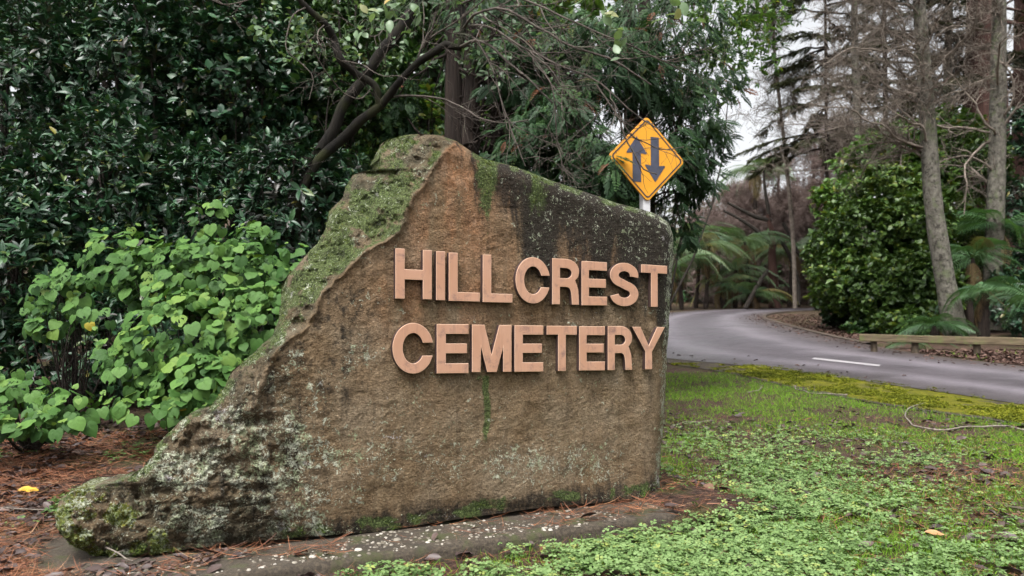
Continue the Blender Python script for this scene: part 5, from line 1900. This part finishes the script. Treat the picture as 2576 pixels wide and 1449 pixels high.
def ground_cover():
    rng = np.random.default_rng(900)
    # clover
    P = lawn_points(115000, rng, 3.1, 8.5)
    nzz = fbm(P * np.array([1, 1, 0]), 1.5, 4, 901)
    nf = fbm(P * np.array([1, 1, 0]), 7, 3, 902)
    m = pxmask(P, [(2060, 1180, 330, 60, 1), (1950, 1300, 420, 110, 1), (1500, 1400, 500, 90, 1), (1900, 1430, 700, 70, 1), (1120, 1430, 300, 45, .9), (2400, 1400, 300, 60, .5), (2050, 1120, 260, 30, .7), (1780, 1120, 130, 60, .45)])
    m = m * (1 - pxmask(P, [(1760, 1250, 110, 50, .95), (2330, 1200, 260, 38, .7), (2420, 1290, 180, 50, .6)]))
    keep = rng.random(len(P)) < np.clip(m * 1.35 - .08, 0, 1) * sstep(.36, .52, nzz * .55 + nf * .45)
    P = P[keep & before_shoulder(P)]
    n = len(P)
    q = Geo()
    hh = rng.uniform(.008, .06, n) * (.6 + .8 * fbm(P, 4, 2, 903))
    pos = P + UP * hh[:, None]
    a = rng.uniform(0, 6.28, n)
    nor = UP + rng.normal(0, .33, (n, 3)) + np.array([0, -.15, 0])
    v = np.clip(rng.normal(.45, .2, n) + .5 * (fbm(P, 2.5, 3, 904) - .5) + .22 * (hh / .045 - .6), 0, .96)
    scatter(q, CLOVER, pos, np.stack([np.cos(a), np.sin(a), a * 0], -1), nor, rng.uniform(.014, .03, n) * 1.5, v, rng)
    tag(q.build('clover', M_CLOVER), 'carpet of small three-leaved green weeds on the lawn', 'ground cover', kind='stuff')
    # grass
    P = lawn_points(330000, rng, 3.1, 13.5)
    nzz = fbm(P * np.array([1, 1, 0]), 1.1, 4, 911)
    nf = fbm(P * np.array([1, 1, 0]), 5, 3, 912)
    m = pxmask(P, [(1830, 970, 330, 42, 1), (2150, 1030, 400, 36, .9), (2480, 1075, 300, 32, 1), (1720, 1110, 110, 70, .8), (1760, 1170, 120, 60, .8), (2300, 1330, 500, 160, .75), (1900, 1380, 800, 120, .85), (2000, 1160, 500, 80, .3), (2500, 1190, 200, 60, .5)])
    m = m * (1 - pxmask(P, [(2050, 1075, 420, 24, .8), (1760, 1250, 110, 50, .95), (2330, 1205, 300, 30, .75), (1800, 1040, 160, 16, .7)]))
    far_ok = before_shoulder(P, .02)
    keep = (rng.random(len(P)) < np.clip(m * 1.1 - .1, 0, 1) * sstep(.33, .55, nzz * .5 + nf * .5)) & far_ok
    P = P[keep]
    n = len(P)
    q = Geo()
    d = UP * 1.0 + rng.normal(0, .5, (n, 3)) * np.array([1, 1, .3])
    z = rng.normal(size=(n, 3))
    v = np.clip(rng.normal(.5, .2, n), 0, 1)
    scatter(q, BLADE, P - UP * .004, d, z, rng.uniform(.02, .07, n), v, rng, rng.uniform(.7, 1.3, n) * np.clip(P[:, 1] / 5, 1, 2.2))
    P = lawn_points(230000, rng, 5.2, 14.5)
    px_, py_ = project(P)
    nf = fbm(P * np.array([1, 1, 0]), 1.6, 4, 915)
    top_y = np.interp(px_, [1650, 2000, 2575], [925, 985, 1074])
    band = sstep(150, 60, py_ - top_y) * .9 + .25
    keep = (rng.random(len(P)) < np.clip(band, 0, 1) * sstep(.42, .56, nf)) & (before_shoulder(P, -.08) | (before_shoulder(P, -.4) & (rng.random(len(P)) < .12)))
    P = P[keep]
    n = len(P)
    d = UP * 1.0 + rng.normal(0, .55, (n, 3)) * np.array([1, 1, .3])
    scatter(q, BLADE, P - UP * .004, d, rng.normal(size=(n, 3)), rng.uniform(.02, .06, n), np.clip(rng.normal(.5, .25, n), 0, 1), rng, rng.uniform(1.2, 2.6, n))
    tag(q.build('grass', M_GRASS), 'thin bright green grass on the lawn', 'grass', kind='stuff')
    # verge grass by the rail
    P = gps(rng.uniform(2200, 2700, 2500), rng.uniform(14.2, 17.4, 2500))
    ok = P[:, 1] > np.interp(P[:, 0], FAR[::-1][np.argsort(FAR[::-1][:, 0])][:, 0], FAR[::-1][np.argsort(FAR[::-1][:, 0])][:, 1]) + .25
    P = P[ok]
    if len(P):
        q = Geo()
        n = len(P)
        scatter(q, BLADE, P, UP + rng.normal(0, .5, (n, 3)), rng.normal(size=(n, 3)), rng.uniform(.06, .16, n), np.clip(rng.normal(.5, .2, n), 0, 1), rng, 1.6)
        tag(q.build('verge_grass', M_GRASS), 'rough grass on the verge beneath the wooden rail', 'grass', kind='stuff')


ground_cover()


def moss_cushions():
    rng = np.random.default_rng(930)
    n = 110000
    u, v = rng.random(n) ** .9, rng.normal(.5, .3, n)
    A = resample(moss_lo, 300)
    B = resample(moss_hi, 300)
    i = u * 299
    k = np.minimum(i.astype(int), 298)
    f = (i - k)[:, None]
    XY = (A[k] * (1 - f) + A[k + 1] * f) * (1 - v)[:, None] + (B[k] * (1 - f) + B[k + 1] * f) * v[:, None]
    P = np.stack([XY[:, 0], XY[:, 1], g(XY[:, 0], XY[:, 1]) + .014], -1)
    fl = P * np.array([1, 1, 0])
    nz = .55 * fbm(fl, 1.6, 4, 931) + .45 * fbm(fl, 7, 3, 932) - .9 * np.maximum(np.abs(v - .5) - .4, 0) - .1 * sstep(.55, .95, u)
    keep = (rng.random(n) < sstep(.42, .54, nz)) & (P[:, 1] < 15)
    P = P[keep]
    m = len(P)
    P[:, 2] += .012 * fbm(P, 9, 2, 933)
    val = np.clip(rng.normal(.45, .2, m) + 1.1 * (fbm(P, 2.2, 3, 934) - .5), 0, 1)
    q = Geo()
    scatter(q, CLOVER, P, rng.normal(size=(m, 3)), UP + rng.normal(0, .14, (m, 3)), rng.uniform(.016, .036, m), val, rng)
    tag(q.build('moss', leaf_mat('moss_cushion', [(0, (.05, .06, .01)), (.35, (.115, .135, .014)), (.7, (.2, .215, .018)), (1, (.32, .31, .04))], .9, .1, spec=.1)), 'yellow-green moss cushions along the road edge', 'moss', kind='stuff')


moss_cushions()


def litter():
    rng = np.random.default_rng(950)
    # needles : left bed, slab, right lawn, gathered in places
    def pts(n, px0, px1, dmin, dmax):
        D = dmin * (dmax / dmin) ** rng.random(n)
        px = rng.uniform(px0, px1, n)
        X = (px - CX) / FPX * D
        return np.stack([X, D, g(X, D)], -1)
    Pl = pts(46000, -250, 900, 3.0, 6.6)
    Pr = pts(42000, 1000, 2900, 3.2, 9.0)
    P = np.concatenate([Pl, Pr])
    s = (P[:, 0] - P0[0]) * DIR[0] + (P[:, 1] - P0[1]) * DIR[1]
    off = (P[:, 0] - P0[0]) * NRM[0] + (P[:, 1] - P0[1]) * NRM[1]
    onslab = (s > -2.3) & (s < 1.95) & (off > -.95) & (off < .38)
    P[onslab, 2] = np.maximum(.006, P[onslab, 2])
    left = P[:, 0] < -.4
    dens = fbm(P * np.array([1, 1, 0]), 2.2, 4, 951)
    dens2 = fbm(P * np.array([1, 1, 0]), 8, 3, 952)
    k = np.where(onslab, sstep(.42, .56, dens2 * .6 + dens * .4) * (.2 + .8 * sstep(.4, 1.1, s) + .35 * np.exp(-((off - .1) / .06) ** 2)) + .5 * sstep(-1.45, -1.7, s), sstep(.34, .58, dens * .6 + dens2 * .4))
    px_, py_ = project(P)
    k = np.where(~left & ~onslab, k * (.18 + np.maximum(np.exp(-((px_ - 1740) / 130) ** 2 - ((py_ - 1265) / 45) ** 2), .6 * np.exp(-((px_ - 2350) / 260) ** 2 - ((py_ - 1250) / 110) ** 2))), k)
    inside = (s > -1.7) & (s < 1.66) & (off < .02) & (off > -.6)
    keep = (rng.random(len(P)) < k) & ~inside & before_shoulder(P)
    P = P[keep]
    n = len(P)
    a = rng.uniform(0, 6.28, n)
    d = np.stack([np.cos(a), np.sin(a), rng.normal(.04, .1, n)], -1)
    q = Geo()
    scatter(q, NEEDLE, P + UP * rng.uniform(.003, .02, n)[:, None], d, UP + rng.normal(0, .5, (n, 3)), rng.uniform(.05, .13, n), np.clip(rng.normal(.5, .25, n), 0, 1), rng, rng.uniform(.9, 1.7, n) * np.clip(P[:, 1] / 4, 1, 1.6))
    tag(q.build('pine_needles', M_NEEDLE), 'red-brown fallen pine needles around the stone', 'pine needles', kind='stuff')
    # dead leaves
    Pl = pts(9000, -250, 900, 3.0, 7.2)
    Pr = pts(7500, 1000, 2900, 3.2, 9.5)
    P = np.concatenate([Pl, Pr])
    s = (P[:, 0] - P0[0]) * DIR[0] + (P[:, 1] - P0[1]) * DIR[1]
    off = (P[:, 0] - P0[0]) * NRM[0] + (P[:, 1] - P0[1]) * NRM[1]
    onslab = (s > -2.3) & (s < 1.95) & (off > -.95) & (off < .38)
    P[onslab, 2] = np.maximum(.008, P[onslab, 2])
    inside = (s > -1.7) & (s < 1.66) & (off < .05) & (off > -.6)
    px_, py_ = project(P)
    dens = fbm(P * np.array([1, 1, 0]), 1.8, 4, 961)
    k = np.where(P[:, 0] < -.4, .75 * sstep(.3, .55, dens), .14 + .55 * sstep(.45, .6, dens) * np.maximum(np.exp(-((py_ - 1075) / 35) ** 2), np.maximum(np.exp(-((px_ - 1760) / 130) ** 2 - ((py_ - 1240) / 60) ** 2), np.exp(-((px_ - 2380) / 250) ** 2 - ((py_ - 1240) / 100) ** 2))))
    k = np.where(onslab, k * .12 * (P[:, 0] > -1.0) + k * .3 * (P[:, 0] < -1.2), k)
    keep = (rng.random(len(P)) < k) & ~inside & before_shoulder(P)
    P = P[keep]
    n = len(P)
    a = rng.uniform(0, 6.28, n)
    q = Geo()
    scatter(q, DEAD, P + UP * rng.uniform(.004, .022, n)[:, None], np.stack([np.cos(a), np.sin(a), rng.normal(0, .2, n)], -1), UP + rng.normal(0, .3, (n, 3)), rng.uniform(.035, .085, n) * np.where(P[:, 0] > -.4, 1.25, 1.0), np.clip(rng.beta(2, 3.2, n), 0, 1), rng, rng.uniform(.7, 1.3, n))
    # bark chips and litter on the inside of the bend and under the rail
    tag(q.build('leaf_litter', M_DEAD), 'dark curled dead leaves lying over the soil', 'leaf litter', kind='stuff')
    Pm = hits(rng.uniform(1930, 2180, 5200), rng.uniform(792, 872, 5200))
    FX = FAR[np.argsort(FAR[:, 1])]
    okm = Pm[:, 0] > np.interp(Pm[:, 1], FX[:, 1], FX[:, 0]) + .25
    Pm = Pm[okm]
    Pv = gps(rng.uniform(2180, 2620, 4500), rng.uniform(14.2, 18, 4500))
    okv = Pv[:, 0] > np.interp(Pv[:, 1], FX[:, 1], FX[:, 0]) + .15
    Fe = resample(FAR, 600)
    pe = Fe[rng.integers(40, 420, 420)]
    pe = pe + np.stack([rng.normal(-.25, .35, 420), rng.normal(-.15, .3, 420), np.zeros(420)], -1)
    pe[:, 2] = g(pe[:, 0], pe[:, 1])
    Ne = NEAR[rng.integers(30, 300, 160)]
    Ne = Ne + np.stack([rng.normal(.2, .5, 160), rng.normal(.35, .5, 160), np.zeros(160)], -1)
    Ne[:, 2] = g(Ne[:, 0], Ne[:, 1])
    Pm = np.concatenate([Pm, Pv[okv], pe, Ne])
    n = len(Pm)
    a = rng.uniform(0, 6.28, n)
    q = Geo()
    scatter(q, DEAD, Pm + UP * .03, np.stack([np.cos(a), np.sin(a), rng.normal(0, .2, n)], -1), UP + rng.normal(0, .3, (n, 3)), rng.uniform(.05, .12, n), np.clip(rng.normal(.4, .25, n), 0, 1), rng)
    tag(q.build('bark_mulch', leaf_mat('bark_mulch', [(0, (.05, .025, .018)), (.5, (.12, .062, .046)), (1, (.22, .13, .095))], .8, 0)), 'reddish mulch on the bank inside the bend', 'mulch', kind='stuff')
    # small seedlings in the left bed
    Pp = pts(2600, -100, 760, 4.2, 6.2)
    sd_ = fbm(Pp * np.array([1, 1, 0]), 3.2, 3, 971)
    s = (Pp[:, 0] - P0[0]) * DIR[0] + (Pp[:, 1] - P0[1]) * DIR[1]
    off = (Pp[:, 0] - P0[0]) * NRM[0] + (Pp[:, 1] - P0[1]) * NRM[1]
    Pp = Pp[(sd_ > .56) & ~((s > -1.8) & (off > -.7))]
    n = len(Pp)
    a = rng.uniform(0, 6.28, n)
    q = Geo()
    scatter(q, CLOVER, Pp + UP * rng.uniform(.01, .05, n)[:, None], np.stack([np.cos(a), np.sin(a), a * 0], -1), UP + rng.normal(0, .3, (n, 3)), rng.uniform(.03, .05, n), np.clip(rng.normal(.35, .2, n), 0, .9), rng)
    if n:
        tag(q.build('seedlings', M_CLOVER), 'small green seedlings in the needle bed on the left', 'seedlings', kind='stuff')


litter()

# ---- single leaves and sticks one can point at
def fallen_leaf(px, py, label, m, size, ang, seed, z=None):
    p = hit(px, py)
    b = p if z is None else np.array([p[0], p[1], z])
    q = Geo()
    d = np.array([[math.cos(ang), math.sin(ang), .05]])
    scatter(q, [DEAD[seed % 8]], b[None] - d * size / 2 + UP * .028, d, UP[None] + np.array([[0, -.35, 0]]), size, .6, np.random.default_rng(seed), 1.0)
    tag(q.build('fallen_leaf', m), label, 'leaf', 'single fallen leaves')


fallen_leaf(70, 1243, 'bright yellow leaf lying on the needle bed left of the stone nose', M_YELLOW, .125, .15, 2)
fallen_leaf(1912, 1384, 'tan curled leaf on the weeds in the right foreground', M_TANLEAF, .09, .7, 3)
fallen_leaf(2352, 1356, 'orange-brown leaf lying near the right foreground edge of the weeds', M_TANLEAF, .1, -.5, 1)
fallen_leaf(2028, 1262, 'small yellow-tan leaf in the middle of the weeds', M_TANLEAF, .045, .3, 4)
fallen_leaf(1940, 1290, 'grey-brown leaf just below the small yellow-tan one', M_DEAD, .09, .2, 5)


def stick(pts, label, r, seed, rise=.012):
    r = r * .8
    rng = np.random.default_rng(seed)
    P = np.array([hit(*p) for p in pts])
    P = spline(P, 30)
    P[:, :2] += .05 * (np.stack([fbm(P, 5, 3, seed + k) for k in (0, 7)], -1) - .5)
    P[:, 2] = g(P[:, 0], P[:, 1]) + r + rise + .045 * (fbm(P, 6, 2, seed) - .5)
    q = Geo()
    rr = r * np.linspace(1, .55, 30) * (1 + .2 * rng.normal(size=30) * .4)
    tubes(q, P, rr, 6, .5, cap=True)
    tw, tr_ = grow(P[None], rr[None], 5, (.06, .22), 6, rng, .8, (0, 0, .05), .25, .55)
    tubes(q, tw, tr_, 4, .5)
    tag(q.build('dead_stick', M_STICK), label, 'stick', 'dead sticks on the grass')


stick([(2640, 1092), (2560, 1082), (2440, 1079), (2350, 1088), (2310, 1080), (2282, 1060), (2278, 1040), (2300, 1025), (2330, 1016)], 'long pale stick curling like a hook on the lawn', .014, 1)
stick([(2132, 998), (2080, 995), (2010, 985), (2000, 972)], 'short bent stick on the moss beside the road', .012, 2)
stick([(1690, 1078), (1730, 1066), (1790, 1062)], 'pale straight stick just right of the stone', .01, 3)
stick([(1880, 990), (1905, 985), (1918, 973)], 'small curved stick near the upper edge of the lawn', .01, 4)
stick([(0, 1291), (60, 1296), (135, 1297)], 'thin pale stick lying left of the stone nose', .006, 5, .02)
stick([(258, 1404), (290, 1425), (330, 1449)], 'grey stick on the slab at the bottom left', .006, 6, .06)
